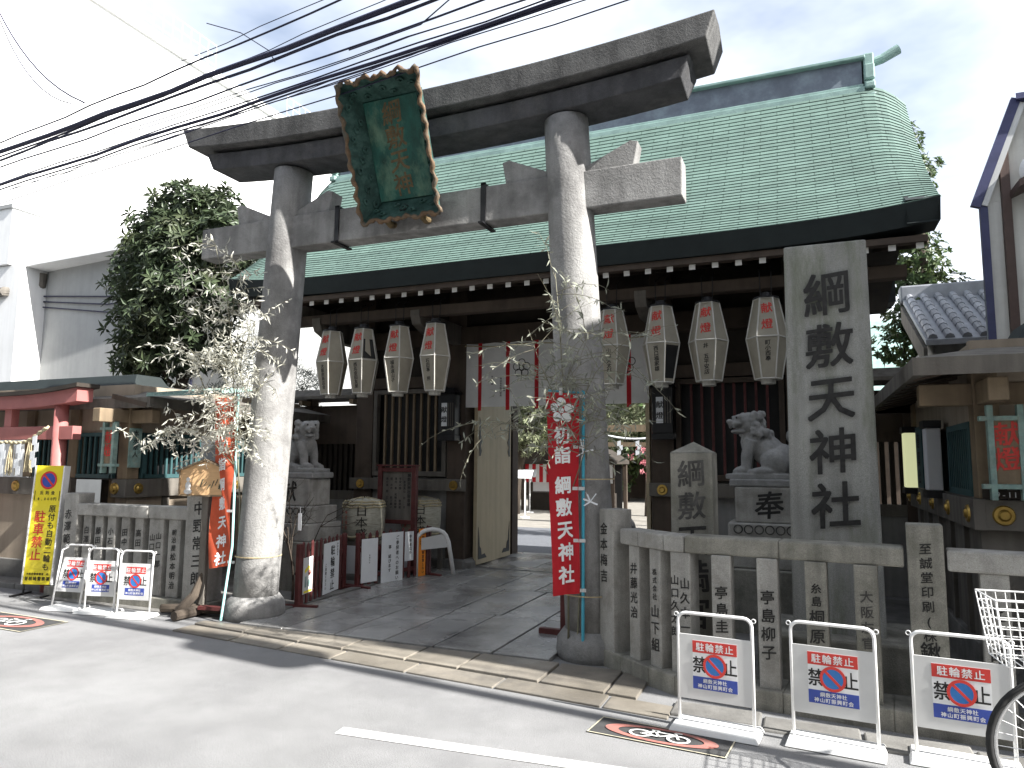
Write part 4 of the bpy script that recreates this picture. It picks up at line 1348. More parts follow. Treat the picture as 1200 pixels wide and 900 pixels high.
lfence = thing('stone_fence', 'low granite fence carved with donor names, behind three small signs left of the torii', 'stone fence', (-7.4, 6.3, 0))
ul = Vector((1, .02, 0)).normalized(); nl = Vector((.02, -1, 0)).normalized()
b = MB(); b.bx(-8.62, -6.0, 6.02, 6.36, -.02, .12); b.build('base', 'granite_old', lfence, bevel=.012)
b = MB(); b.bx(-8.18, -7.02, 6.06, 6.28, .98, 1.12); b.build('rail', 'granite', lfence, bevel=.014)
b = MB(); b.bx(-7.015, -6.40, 6.07, 6.29, .98, 1.122); b.build('rail', 'granite', lfence, bevel=.014)
fpost(lfence, (-8.30, 6.17, 0), ul, nl, .24, .22, .12, 1.24, [('赤澤範', -.03, 1.06, .12)], .1)
for (x, tx, w) in ((-8.04, '白澤', .13), (-7.84, '藤田', .13), (-7.63, '小石', .13), (-7.40, '田中', .13), (-7.18, '高田', .13)):
    fpost(lfence, (x, 6.16, 0), ul, nl, w, .13, .12, .98, [(tx, 0, .86, .09)], .1)
fpost(lfence, (-6.90, 6.16, 0), ul, nl, .22, .14, .12, .98, [('山口田', -.05, .82, .085), ('山口一郎', .045, .84, .085)], .1)
fpost(lfence, (-6.62, 6.16, 0), ul, nl, .18, .14, .12, .98, [('朝治屋', 0, .88, .07), ('松本明治', 0, .62, .085)], .1)
fpost(lfence, (-6.22, 6.14, 0), ul, nl, .31, .26, .12, 1.30, [('中野常三郎', .03, 1.22, .155)], .1)

# ================================================================== no-parking signs on white tube stands
def no_mark(mb_r, mb_b, c, u, v, n, r):
    mb_b.disc(c, u, v, r * .86, 32, .0012)
    mb_r.annulus(c + n * .0014, u, v, r * .78, r, 40, .0012)
    d = (u - v).normalized()
    e = (u + v).normalized()
    mb_r.ob(c + n * .0020, d, e, n, r * .82, r * .105, .0006)
def stand_sign(x, y, rz, label, w=.455, h=.70, lean=.0, base=True, group=None, dirty=False):
    t = thing('no_parking_sign', label, 'sign', (x, y, 0), rz, group)
    r = .0105
    b = MB(); pts = [(-w / 2, 0, .03)]
    pts += [(-w / 2, lean * .6, h - .05)] + [(-w / 2 + .05 - .05 * math.cos(a), lean, h - .05 + .05 * math.sin(a)) for a in (math.pi / 8, math.pi / 4, 3 * math.pi / 8)] + [(-w / 2 + .05, lean, h)]
    pts += [(w / 2 - .05, lean, h)] + [(w / 2 - .05 + .05 * math.sin(a), lean, h - .05 + .05 * math.cos(a)) for a in (math.pi / 8, math.pi / 4, 3 * math.pi / 8)] + [(w / 2, lean * .6, h - .05), (w / 2, 0, .03)]
    b.tube(pts, r, 10)
    b.build('tube_frame', 'white', t, smooth=True, local=True)
    for s in (-1, 1):
        b = MB(); c = Vector((s * (w / 2 + .012), lean, h - .012))
        ring = [c + X * .012 * math.cos(2 * math.pi * k / 12) + Z * .012 * math.sin(2 * math.pi * k / 12) for k in range(13)]
        b.tube(ring, .0035, 6, cap=False); b.build('eyelet', 'white', t, local=True)
    u, v = X, (Vector((0, lean, h)) - Vector((0, 0, 0))).normalized()
    n = u.cross(v).normalized()
    zc0, zc1 = .175, h - .13
    C = lambda px, pz: Vector((px, 0, 0)) + v * (pz / v.z) + n * .0
    b = MB(); b.ob(C(0, (zc0 + zc1) / 2) + n * .004, u, v, n, w / 2 - .004, (zc1 - zc0) / 2, .004)
    pn = b.build('panel', 'panelwhite', t, local=True, bevel=.002)
    o = n * .0085
    pw = w * .30
    top = zc1 - .035
    ph = zc1 - zc0
    b = MB(); b.ob(C(0, top - .145) + o, u, v, n, pw, .148, .0003); b.build('sticker', 'signwhite', pn, local=True)
    o = n * .0092
    b = MB(); b.ob(C(0, top - .036) + o, u, v, n, pw, .036, .0004); b.build('red_band', 'signred', pn, local=True)
    b = MB(); b.ob(C(0, top - .255) + o, u, v, n, pw, .038, .0004); b.build('blue_band', 'signblue', pn, local=True)
    o = n * .0100
    b = MB(); b.text('駐輪禁止', C(0, top - .036) + o, u, v, .054, False, 1.10); b.build('red_band_lettering', 'signwhite', pn, local=True)
    b = MB(); b.text('綱敷天神社', C(0, top - .240) + o, u, v, .028, False, 1.06); b.text('神山町振興町会', C(0, top - .272) + o, u, v, .028, False, 1.10)
    b.build('blue_band_lettering', 'signwhite', pn, local=True)
    for ch_, x_ in (('禁', -.095), ('止', .095)):
        b = MB(); b.text(ch_, C(x_, top - .145) + o, u, v, .105, False, 1, .82); b.build('black_lettering', 'ink', pn, local=True)
    br, bb = MB(), MB()
    no_mark(br, bb, C(0, top - .145) + n * .0108, u, v, n, .072)
    bb.build('blue_disc', 'discblue', pn, local=True); br.build('red_ring', 'signred', pn, local=True)
    b = MB(); b.hexa([(-w / 2 - .04, -.13, .004), (w / 2 + .04, -.13, .004), (w / 2 + .04, .13, .004), (-w / 2 - .04, .13, .004), (-w / 2 - .025, -.115, .035), (w / 2 + .025, -.115, .035), (w / 2 + .025, .115, .035), (-w / 2 - .025, .115, .035)])
    b.build('base_plate', 'white', t, local=True, bevel=.004)
    return t
stand_sign(-.575, 4.76, R(-5), 'white bicycle parking ban sign on a tube stand, before the fence post carved 亭島柳子', group='bicycle parking ban signs at the right fence')
stand_sign(.10, 4.77, R(-6), 'white bicycle parking ban sign on a tube stand, middle of the three on the right', group='bicycle parking ban signs at the right fence')
stand_sign(.755, 4.78, R(-5), 'white bicycle parking ban sign on a tube stand, partly behind the bicycle wheel', .47, group='bicycle parking ban signs at the right fence')
stand_sign(-7.64, 5.60, R(10), 'leaning white bicycle parking ban sign next to the yellow board, leftmost of three', .36, .68, .16, group='bicycle parking ban signs at the left fence')
stand_sign(-7.14, 5.62, R(14), 'white bicycle parking ban sign before the left fence, middle of the three there', .35, .68, .03, group='bicycle parking ban signs at the left fence')
stand_sign(-6.63, 5.62, R(12), 'white bicycle parking ban sign before the left fence, nearest the wooden prayer board', .385, .68, .03, group='bicycle parking ban signs at the left fence')

# tall yellow no-parking board
t = thing('yellow_parking_sign', 'tall narrow yellow board banning parking, with a red and blue disc, left of the fence', 'sign', (-8.72, 6.0, 0), R(16))
b = MB(); v = Vector((0, .06, 1)).normalized(); n = X.cross(v).normalized()
C = lambda px, pz: Vector((px, 0, 0)) + v * pz
w2 = .185
b.ob(C(0, .85), X, v, n, w2, .72, .012); pn = b.build('board', 'yellow', t, local=True, bevel=.003)
b = MB(); b.ob(C(w2 + .008, .85) - n * .03, X, v, n, .008, .72, .05); b.ob(C(-w2 - .008, .85) - n * .03, X, v, n, .008, .72, .05); b.build('frame', 'white', t, local=True)
o = n * .014
br, bb = MB(), MB(); no_mark(br, bb, C(0, 1.39) + o, X, v, n, .112); bb.build('blue_disc', 'signblue', pn, local=True); br.build('red_ring', 'signred', pn, local=True)
b = MB(); b.text('反則金', C(0, 1.235) + o, X, v, .05, False, 1.5); b.text('8,000円', C(.0, 1.16) + o, X, v, .046, False, .95)
b.text('原付も自動二輪も', C(.095, 1.09) + o, X, v, .096, True, 1.04); b.text('大阪府警察署事務所', C(0, .255) + o, X, v, .03, False, 1.1); b.text('曽根崎警察署', C(0, .20) + o, X, v, .05, False, 1.14)
for s in (-1, 1): b.ob(C(s * .165, 1.2) + o, X, v, n, .004, .06, .0005)
b.build('black_lettering', 'ink', pn, local=True)
b = MB(); b.text('駐車禁止', C(-.06, 1.02) + o, X, v, .15, True, 1.02); b.build('red_lettering', 'signred', pn, local=True)
b = MB()
for s in (-1, 1): b.tube([(s * .17, 0, .0), C(s * .17, .16)], .012, 8); b.bar((s * .2, -.16, .012), (s * .2, .16, .012), .03, .02)
b.build('stand', 'blackmetal', t, local=True)

# ================================================================== banners on poles
def crest(mb, c, u, v, r):
    for k in range(5):
        a = math.pi / 2 + k * math.pi * .4
        mb.disc(c + u * r * .62 * math.cos(a) + v * r * .62 * math.sin(a), u, v, r * .36, 18, .0015)
    mb.disc(c, u, v, r * .23, 16, .0015)
def cloth_grid(fn, nu, nv):
    b = MB(); vs = [fn(i / nu, j / nv) for j in range(nv + 1) for i in range(nu + 1)]
    b.add(vs, [(j * (nu + 1) + i, (j + 1) * (nu + 1) + i, (j + 1) * (nu + 1) + i + 1, j * (nu + 1) + i + 1) for j in range(nv) for i in range(nu)])
    return b
t = thing('shrine_banner', 'tall red banner reading 初詣 綱敷天神社 with a white plum crest, by the right torii pillar', 'banner', (-1.78, 5.86, 0))
def bfn(a, c):
    z = 2.235 - 1.665 * c
    xr = -1.785 + .004 * math.sin(c * 9)
    wd = .305 - .09 * c
    x = xr - wd * (1 - a)
    y = 5.83 - .035 * math.sin(a * 3.1) * math.sin(c * 5 + .6) - .05 * c * (1 - a) + .012 * math.sin(a * 9 + c * 4)
    return Vector((x, y, z + .03 * (1 - a) * (1 - c) - .03 * c * (1 - a)))
bc = cloth_grid(bfn, 14, 50).build('banner_cloth', 'redcloth', t, smooth=True)
b = MB()
def on_banner(a, c, off=.006):
    p = bfn(a, c); U = (bfn(a + .02, c) - bfn(a - .02, c)).normalized(); V = (bfn(a, c - .01) - bfn(a, c + .01)).normalized()
    return p + U.cross(V).normalized() * off, U, V
def conform(mb, fs, uv_, fn, off):
    mb.add([fn(a, c, off)[0] for a, c in uv_], fs)
def crest_uv(a0, c0, r, wd, ln):
    out = []
    for k in range(6):
        a_ = math.pi / 2 + k * math.pi * .4
        q, rr = ((r * .62 * math.cos(a_), r * .62 * math.sin(a_)), r * .36) if k < 5 else ((0, 0), r * .22)
        pts = [(0, 0)] + [(rr * math.cos(2 * math.pi * m / 16), rr * math.sin(2 * math.pi * m / 16)) for m in range(16)]
        out.append(([(a0 + (q[0] + x) / wd, c0 - (q[1] + y) / ln) for x, y in pts], [(0, 1 + m, 1 + (m + 1) % 16) for m in range(16)]))
    return out
def banner_glyph(mb, ch, a0, c0, size, wd, ln, fn, off):
    vs, fs, bold = GL[ch]
    e = (.03 - bold) * .8
    for k, (dx, dy) in enumerate([(-e, -e), (e, -e), (e, e), (-e, e)]):
        conform(mb, fs, [(a0 + (x + dx) * size * .92 / wd, c0 - (y + dy + .1 * x) * size / ln) for x, y in vs], fn, off + .0003 * k)
for uvs, fs in crest_uv(.5, .09, .112, .30, 1.665): conform(b, fs, uvs, on_banner, .005)
b.build('plum_crest', 'signwhite', bc); b = MB()
cs = [(.215, '初'), (.315, '詣'), (.465, '綱'), (.575, '敷'), (.685, '天'), (.795, '神'), (.905, '社')]
for q, ch in cs:
    banner_glyph(b, ch, .5, q, .15, .305 - .09 * q, 1.665, on_banner, .005)
b.build('white_lettering', 'signwhite', bc)
for q in (.01, .27, .48, .74, .985):
    b = MB(); p = bfn(1, q); b.bar(p + Vector((-.05, -.006, 0)), p + Vector((.05, .012, 0)), .004, .028); b.build('tie_tab', 'cloth', t)
for a in (.02, .5):
    b = MB(); p = bfn(a, 0); b.bar(p + Vector((0, -.004, -.02)), p + Vector((-.01 if a < .1 else 0, .0, .05)), .03, .004); b.build('tie_tab', 'cloth', t)
b = MB(); b.tube([(-1.765, 5.855, 0.02), (-1.755, 5.86, 2.27)], .014, 10); b.tube([(-1.755, 5.86, 2.25), (-2.10, 5.83, 2.28)], .008, 8); b.build('pole', 'pole_blue', t)
b = MB(); b.tube([(-1.83, 5.89, .02), (-1.80, 5.885, .62)], .008, 8); b.build('support_cane', 'bamboo', t)
for z in (.54, 1.51):
    b = MB(); b.annulus((-1.775, 6.06, z), X, Y, .225, .232, 30, .008); b.build('binding_cord', 'rope', t)

t = thing('shrine_banner', 'red banner in a sunlit orange tone seen half edge on between the prayer board and the stone torii', 'banner', (-5.62, 5.95, 0))
def bfn2(a, c):
    z = 2.33 - 1.78 * c
    x = -5.645 - .30 * a - .03 * math.sin(c * 3 + .5) * a
    y = 5.93 + .03 * a + .03 * math.sin(c * 7 + a * 5)
    return Vector((x, y, z - .05 * a * c))
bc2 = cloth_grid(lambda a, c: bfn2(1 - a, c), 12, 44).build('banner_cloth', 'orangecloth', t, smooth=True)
def on_banner2(a, c, off=.006):
    f = lambda a_, c_: bfn2(1 - a_, c_)
    p = f(a, c); U = (f(a + .02, c) - f(a - .02, c)).normalized(); V = (f(a, c - .01) - f(a, c + .01)).normalized()
    return p + U.cross(V).normalized() * off, U, V
b = MB()
for q, ch in zip((.3, .4, .52, .63, .74, .85, .95), '初詣綱敷天神社'):
    banner_glyph(b, ch, .5, q, .14, .30, 1.78, on_banner2, .005)
b.build('white_lettering', 'signwhite', bc2)
b = MB(); b.tube([(-5.60, 5.80, .02), (-5.63, 5.94, .75)], .013, 10); b.tube([(-5.63, 5.94, .75), (-5.655, 5.945, 2.36)], .013, 10)
b.build('pole', 'pole_teal', t)
for q in (.02, .35, .68, .98):
    b = MB(); p = bfn2(0, q); b.bar(p + Vector((-.04, -.004, 0)), p + Vector((.05, .0, 0)), .004, .026); b.build('tie_tab', 'cloth', t)
b = MB(); b.annulus((-5.46, 6.15, .64), X, Y, .232, .24, 30, .01); b.build('binding_cord', 'rope', t)

# ================================================================== wooden house-shaped prayer board on a post
t = thing('prayer_board', 'house shaped wooden prayer board on a grey post with rough log feet', 'prayer board', (-6.05, 5.95, 0), R(10))
wd = .31
b = MB(); b.prism([(-wd, 0), (wd, 0), (wd, .275), (0, .385), (-wd, .275)], (0, -.02, 1.26), X, Z, Y, .03); bd = b.build('board', 'ema', t, local=True, bevel=.004)
b = MB()
for s in (-1, 1): b.bar((0, -.012, 1.655), (s * (wd + .035), -.012, 1.53), .075, .018)
b.bx(-wd, wd, -.03, -.021, 1.26, 1.275)
for s in (-1, 1): b.bx(s * wd - .008, s * wd + .008, -.03, -.021, 1.26, 1.53)
b.build('roof_strip', 'wood_tan', t, local=True)
b = MB(); b.ell((-.2, -.027, 1.37), (.035, .008, .05)); b.ell((-.2, -.027, 1.44), (.025, .008, .025)); b.ell((-.2, -.027, 1.31), (.05, .008, .03)); b.build('white_figure', 'panelwhite', bd, local=True)
b = MB()
for k in range(7): b.bar((-.05 + .045 * k, -.024, 1.36 + .02 * math.sin(k * 2)), (-.02 + .045 * k, -.024, 1.42 + .03 * math.cos(k * 1.7)), .006, .004, up=(0, 1, 0))
b.text('奉', (.2, -.0235, 1.40), X, Z, .07, True); b.build('painted_strokes', 'plaque_frame', bd, local=True)
b = MB(); b.bx(-.05, .03, .015, .075, .03, 1.30); b.build('post', 'wood_grey', t, local=True, bevel=.006)
b = MB(); b.tube([(-.42, -.05, .07), (-.1, 0, .075), (.36, .03, .06)], [.045, .05, .04], 9); b.build('log_foot', 'bark', t, local=True)
b = MB(); b.tube([(-.06, -.32, .055), (0, 0, .06), (.02, .22, .05)], [.05, .055, .04], 9); b.build('log_foot', 'bark', t, local=True)
b = MB(); b.tube([(-.16, -.12, .05), (-.05, -.02, .22), (.0, .04, .46)], [.06, .05, .02], 8); b.build('brace', 'bark', t, local=True)
b = MB(); b.bx(.05, .40, -.10, -.02, .085, .12); b.build('plank', 'redwood', t, local=True)

# ================================================================== red picket fences with notices
def picket(p0, p1, n, label, h=.66, feet=True):
    p0, p1 = Vector(p0), Vector(p1)
    d = (p1 - p0); Ld = d.length; d.normalize(); s = Vector((d.y, -d.x, 0))
    t = thing('picket_fence', label, 'picket fence', tuple(p0))
    for zz in (.16, .50):
        b = MB(); b.bar(p0 + Z * zz, p1 + Z * zz, .03, .05); b.build('rail', 'redwood', t)
    for k in range(n):
        c = p0 + d * (Ld * (k + .5) / n) + s * .022
        b = MB(); hk = h - .02 * (k % 2)
        b.ob(c + Z * (.05 + hk / 2), d, Z, s, .024, hk / 2, .009)
        b.prism([(-.024, 0), (.024, 0), (.0, .03)], c + Z * (.05 + hk) - s * .009, d, Z, s, .018)
        b.build('picket', 'redwood', t, bevel=.002)
    for e in (p0, p1):
        b = MB(); b.bx(e.x - .025, e.x + .025, e.y - .025, e.y + .025, .05, .72); b.build('post', 'redwood', t, bevel=.003)
        b = MB(); b.bar(e - s * .24 + Z * .035, e + s * .24 + Z * .035, .05, .05); b.build('foot', 'redwood', t, bevel=.003)
    return t, p0, d, s
def notice(par_label, p0, d, s, a, z0, w, h, m, txts, name='notice', cat='notice', ink='ink', extra=None):
    c = p0 + d * a + s * .036
    t = thing(name, par_label, cat, tuple(c + Z * z0))
    b = MB(); b.ob(c + Z * (z0 + h / 2), d, Z, s, w / 2, h / 2, .002); sh = b.build('sheet', m, t)
    u = d if s.dot(Vector((.6, -.7, 0))) > 0 else -d
    b = MB()
    for tx, off, top, sz in txts:
        b.text(tx, c + s * .0035 + u * off + Z * (z0 + top), u, Z, sz, True, 1.12)
    if txts: b.build('lettering', ink, sh)
    if extra: extra(c, u, s, z0, sh)
    return t
f1, p0, d, s = picket((-5.30, 6.62, .0), (-5.58, 7.86, .0), 11, 'red picket fence section beside the left torii pillar, carrying the no parking notice')
def poster(c, u, s, z0, sh):
    b = MB(); b.ob(c + s * .004 + Z * (z0 + .02), u, Z, s, .10, .012, .0006); b.text('会', c + u * .03 + s * .004 + Z * (z0 + .30), u, Z, .05, True)
    b.ob(c + s * .004 + Z * (z0 + .27) + u * -.03, (u + Z * .5).normalized(), (Z - u * .5).normalized(), s, .06, .018, .0006); b.build('yellow_print', 'yellow', sh)
    b = MB(); b.ell(c + s * .004 + Z * (z0 + .225) + u * .03, (.03, .03, .004)); b.disc(c + s * .004 + Z * (z0 + .225) + u * .035, u, Z, .035, 14, .001); b.build('pink_print', 'markred', sh)
    b = MB(); b.disc(c + s * .004 + Z * (z0 + .11) + u * .02, u, Z, .04, 14, .001); b.ob(c + s * .004 + Z * (z0 + .13) - u * .06, u, Z, s, .02, .06, .0006); b.build('green_print', 'tealtrim', sh)
notice('small colourful poster with yellow border on the near end of the red fence', p0, d, s, .16, .16, .24, .40, 'panelwhite', [], 'poster', 'poster', extra=poster)
notice('large white notice reading 駐輪禁止 on the red fence', p0, d, s, .80, .06, .46, .60, 'paper', [('駐輪禁止', .03, .57, .125), ('参拝者以外', .17, .58, .03), ('ご遠慮ください', -.16, .36, .04)])
f2, p0, d, s = picket((-5.43, 7.95, .0), (-5.10, 9.25, .0), 11, 'second red picket fence section before the sake barrels, with handwritten notices and an orange strip')
s = -s if s.x < 0 else s
notice('narrow white paper with faint writing on the second red fence', p0, d, s, .17, .08, .28, .56, 'paper', [('お知らせ', 0, .36, .028)], ink='ink_faded')
notice('white notice with two rows of brush writing on the second red fence', p0, d, s, .58, -.02 + .05, .40, .66, 'paper', [('ご参拝者へのお願い', .09, .62, .06), ('事を結びます', -.05, .5, .055)])
notice('small white paper beside the orange strip on the second red fence', p0, d, s, .90, .28, .17, .40, 'paper', [('参拝者以外', .02, .36, .05)])
notice('bright orange vertical notice strip at the far end of the red fence', p0, d, s, 1.16, .04, .14, .66, 'orange', [('自転車を無断放置しない', .02, .62, .048), ('撤去します', -.04, .6, .03)])
t = thing('picket_fence', 'dark red fence post with crossed foot half hidden behind the red banner', 'picket fence', (-2.18, 6.6, 0))
b = MB(); b.bx(-2.205, -2.155, 6.575, 6.625, .06, .75); b.build('post', 'redwood', t, bevel=.003)
b = MB(); b.bx(-2.42, -1.98, 6.57, 6.63, .03, .085); b.build('foot', 'redwood', t, bevel=.003)
b = MB(); b.bar((-2.18, 6.6, .55), (-2.05, 7.6, .55), .03, .05); b.build('rail', 'redwood', t)
b = MB(); b.bx(-2.08, -2.03, 7.58, 7.63, .02, .75); b.build('post', 'redwood', t)

# ================================================================== notice board, sake barrels, hoop barrier
t = thing('notice_board', 'dark red framed notice board with columns of faded text behind the red fence', 'notice board', (-5.62, 9.2, 0))
DX, DY = -.645, .84
b = MB(); b.bx(-5.24 + DX, -4.72 + DX, 8.36 + DY, 8.39 + DY, .80, 1.50); bd = b.build('board', 'wood_grey', t)
b = MB()
for x in (-5.27 + DX, -4.69 + DX): b.bx(x - .035, x + .035, 8.33 + DY, 8.41 + DY, .05, 1.58)
for z in (.77, 1.53): b.bx(-5.235 + DX, -4.725 + DX, 8.335 + DY, 8.405 + DY, z - .03, z + .03)
b.bx(-5.32 + DX, -4.64 + DX, 8.31 + DY, 8.43 + DY, 1.581, 1.605)
b.build('frame', 'redwood', t, bevel=.004)
b = MB(); tx = ['綱敷天神社御由緒', '菅原道真公をお祀りする', '平安の御代より参拝者', '境内に奉る光明の御神', '朝夕の祈りを結び願い', '奥の事を詞に正しく']
for i, q in enumerate(tx): b.text(q, (-4.78 + DX - .075 * i, 8.357 + DY, 1.48 if i == 0 else 1.42), X, Z, .055 if i == 0 else .042, True, 1.1)
b.build('lettering', 'ink', bd)
def barrel(x, y, z, label):
    t = thing('sake_barrel', label, 'sake barrel', (x, y, 0))
    b = MB(); b.lathe((x, y, z), [(.245, 0), (.285, .05), (.30, .22), (.305, .42), (.29, .52), (.24, .56), (.1, .585), (.0, .59)], 32); bd = b.build('wrapped_body', 'straw', t, smooth=True)
    b = MB()
    for zz, r in ((.06, .292), (.47, .303), (.51, .297), (.545, .268)):
        b.tube([(x + r * math.cos(a), y + r * math.sin(a), z + zz + .006 * math.sin(a * 9)) for a in [2 * math.pi * k / 28 for k in range(29)]], .012, 6, cap=False)
    for k in range(10):
        a = 2 * math.pi * k / 10
        b.tube([(x + .30 * math.cos(a), y + .30 * math.sin(a), z + .47), (x + .29 * math.cos(a + .15), y + .29 * math.sin(a + .15), z + .54), (x + .05 * math.cos(a), y + .05 * math.sin(a), z + .60)], .009, 5)
    b.build('rope', 'straw2', t, smooth=True)
    b = MB()
    for i, ch in enumerate('日本盛'):
        size = .155; zc = z + .42 - i * .155
        vs, fs = GL[ch][:2]
        pts = []
        for (px, pz) in vs:
            a = math.radians(-62) + px * size * 1.15 / .31
            r = .312
            pts.append((x + r * math.cos(a), y + r * math.sin(a), zc + pz * size))
        b.add(pts, fs)
    b.build('black_lettering', 'ink', bd)
    b = MB()
    for i, ch in enumerate('清酒特別'.replace('清', '奉').replace('酒', '会').replace('特', '福').replace('別', '金')):
        vs, fs = GL[ch][:2]
        for off in (0, .11):
            b.add([(x + .311 * math.cos(math.radians(-128) + (px * .06 + off) / .31), y + .311 * math.sin(math.radians(-128) + (px * .06 + off) / .31), z + .40 - i * .07 + pz * .06) for px, pz in vs], fs)
    b.build('red_lettering', 'red_ink', bd)
    b = MB(); b.bx(x - .26, x + .26, y - .26, y + .26, z - .06, z - .002)
    for sx in (-1, 1):
        for sy in (-1, 1): b.bx(x + sx * .22 - .03, x + sx * .22 + .03, y + sy * .22 - .03, y + sy * .22 + .03, .0, z - .06)
    b.build('stand', 'wood_grey', t)
    b = MB(); b.bx(x - .25, x + .25, y - .27, y - .262, .1, z - .06); b.build('skirt', 'lamp_white', t)
    return t
barrel(-5.90, 8.76, .54, 'straw wrapped sake barrel lettered 日本盛, in front of the dark red notice board')
barrel(-5.42, 9.56, .53, 'straw wrapped sake barrel lettered 日本盛, partly hidden behind the dark red notice board')
t = thing('hoop_barrier', 'white tubular hoop barrier with a flat plate at the end of the red fence', 'barrier', (-4.88, 9.2, 0))
b = MB(); hp = [(-5.16, 9.0, .03), (-5.16, 9.0, .55)] + [(-5.00 - .16 * math.cos(a), 9.15 - .15 * math.cos(a), .55 + .14 * math.sin(a)) for a in (.4, .8, 1.2, 1.57, 2, 2.4, 2.8)] + [(-4.82, 9.32, .5), (-4.76, 9.38, .03)]
b.tube(hp, .03, 12); b.build('hoop', 'white', t, smooth=True)
b = MB(); b.hexa([(-5.14, 9.02, .40), (-4.84, 9.30, .43), (-4.83, 9.31, .43), (-5.13, 9.03, .40), (-5.14, 9.02, .56), (-4.88, 9.26, .62), (-4.87, 9.27, .62), (-5.13, 9.03, .56)]); b.build('plate', 'panelwhite', t)

# ================================================================== vermilion torii at the left edge
t = thing('vermilion_torii', 'faded vermilion wooden torii with a black capped lintel at the left edge', 'torii gate', (-9.75, 6.3, 0))
yv = 6.25
for x in (-8.86, -10.75):
    b = MB(); b.tube([(x, yv, .0), (x, yv, 2.36)], [.09, .082], 24); p = b.build('pillar', 'vermilion', t)
    for f in p.data.polygons: f.use_smooth = len(f.vertices) == 4
def kv(x):
    q = abs(x + 9.82) / 1.55
    return 2.475 + .10 * q ** 2.2
def vb(x0, x1, ya, yb2, f0, f1, n=16):
    mb = MB()
    for i in range(n):
        a, c = x0 + (x1 - x0) * i / n, x0 + (x1 - x0) * (i + 1) / n
        mb.hexa([(a, ya, f0(a)), (c, ya, f0(c)), (c, yb2, f0(c)), (a, yb2, f0(a)), (a, ya, f1(a)), (c, ya, f1(c)), (c, yb2, f1(c)), (a, yb2, f1(a))])
    return mb
vb(-11.35, -8.45, yv - .11, yv + .11, lambda x: kv(x) - .17, lambda x: kv(x)).build('lintel', 'vermilion', t)
vb(-11.40, -8.40, yv - .16, yv + .16, lambda x: kv(x) + .001, lambda x: kv(x) + .05).build('lintel_cap', 'wood_dark', t)
b = MB(); b.bx(-11.2, -8.55, yv - .06, yv + .06, 1.90, 2.07); b.build('tie_beam', 'vermilion', t, bevel=.005)
b = MB(); b.bx(-9.9, -9.76, yv - .05, yv + .05, 2.072, 2.34); b.build('centre_strut', 'vermilion', t)
t = thing('straw_rope', 'sagging sacred straw rope with white zigzag paper streamers and tassels on the vermilion torii', 'sacred rope', (-9.75, 6.13, 1.8))
b = MB(); rp = lambda a: Vector((-10.7 + 1.85 * a, yv - .17, 2.02 - .19 * math.sin(math.pi * a) ** 1.0 + .03 * math.sin(a * 14)))
for k in range(2):
    b.tube([rp(i / 40) + Vector((0, .012 * math.cos(i * 1.6 + k * math.pi), .012 * math.sin(i * 1.6 + k * math.pi))) for i in range(41)], .016, 6)
b.build('rope', 'straw2', t, smooth=True)
for a in (.16, .36, .56, .74, .90):
    c = rp(a)
    b = MB()
    for k in range(4):
        x0 = c.x - .06 + (.05 if k % 2 else 0); z1 = c.z - .02 - k * .095
        b.prism([(0, 0), (.085, .02), (.085, .13), (0, .11)], (x0, c.y - .02 - k * .008, z1 - .12), X, Z, NY, .002)
    b.build('paper_streamer', 'paper', t)
for a in (.28, .64, .83):
    c = rp(a)
    b = MB()
    for k in range(26):
        q = rnd.uniform(-.05, .05); w_ = rnd.uniform(-.03, .03)
        b.tube([c + Vector((q * .2, w_ * .3, 0)), c + Vector((q * .7, w_, -.2)), c + Vector((q * 1.2, w_, -.36 - rnd.uniform(0, .07)))], .004, 4)
    b.build('straw_tassel', 'straw2', t)

# ================================================================== bicycle at the right edge
bk = thing('bicycle', 'silver city bicycle with a white wire front basket at the right edge of the road', 'bicycle', (1.09, 4.16, 0), R(4))
Rw = .335
def wheel(cx):
    b = MB(); b.tube([(cx + Rw * math.cos(a), 0, Rw + Rw * math.sin(a) * .985 + .004) for a in [2 * math.pi * k / 48 for k in range(49)]], .017, 8, cap=False)
    w = b.build('wheel', 'rubber', bk, smooth=True, local=True)
    b = MB(); b.tube([(cx + (Rw - .022) * math.cos(a), 0, Rw + .004 + (Rw - .022) * math.sin(a)) for a in [2 * math.pi * k / 48 for k in range(49)]], .012, 6, cap=False); b.build('rim', 'chrome', w, smooth=True, local=True)
    b = MB()
    for k in range(32):
        a = 2 * math.pi * k / 32; s_ = .03 if k % 2 else -.03; q = a + (.5 if k % 4 < 2 else -.5)
        b.tube([(cx + .022 * math.cos(q), s_, Rw + .004 + .022 * math.sin(q)), (cx + (Rw - .025) * math.cos(a), 0, Rw + .004 + (Rw - .025) * math.sin(a))], .0016, 4)
    b.build('spokes', 'chrome', w, local=True)
    b = MB(); b.tube([(cx, -.05, Rw), (cx, .05, Rw)], .02, 12); b.build('hub', 'chrome', w, local=True)
    return w
wheel(0); wheel(1.06)
fr = MB()
hx, hz = .20, .86
fr.tube([(hx - .02, 0, .98), (hx + .055, 0, .60)], .018, 10); fr.tube([(hx + .06, 0, .62), (.33, 0, .42), (.52, 0, .30)], .018, 10); fr.tube([(hx + .03, 0, .74), (.36, 0, .55), (.58, 0, .44)], .014, 10)
fr.tube([(.52, 0, .29), (.66, 0, .80)], .016, 10)
for s in (-1, 1): fr.tube([(.53, s * .03, .30), (1.06, s * .06, Rw)], .009, 8); fr.tube([(.63, s * .02, .68), (1.06, s * .06, Rw)], .008, 8)
fr.build('frame', 'chrome', bk, smooth=True, local=True)
b = MB()
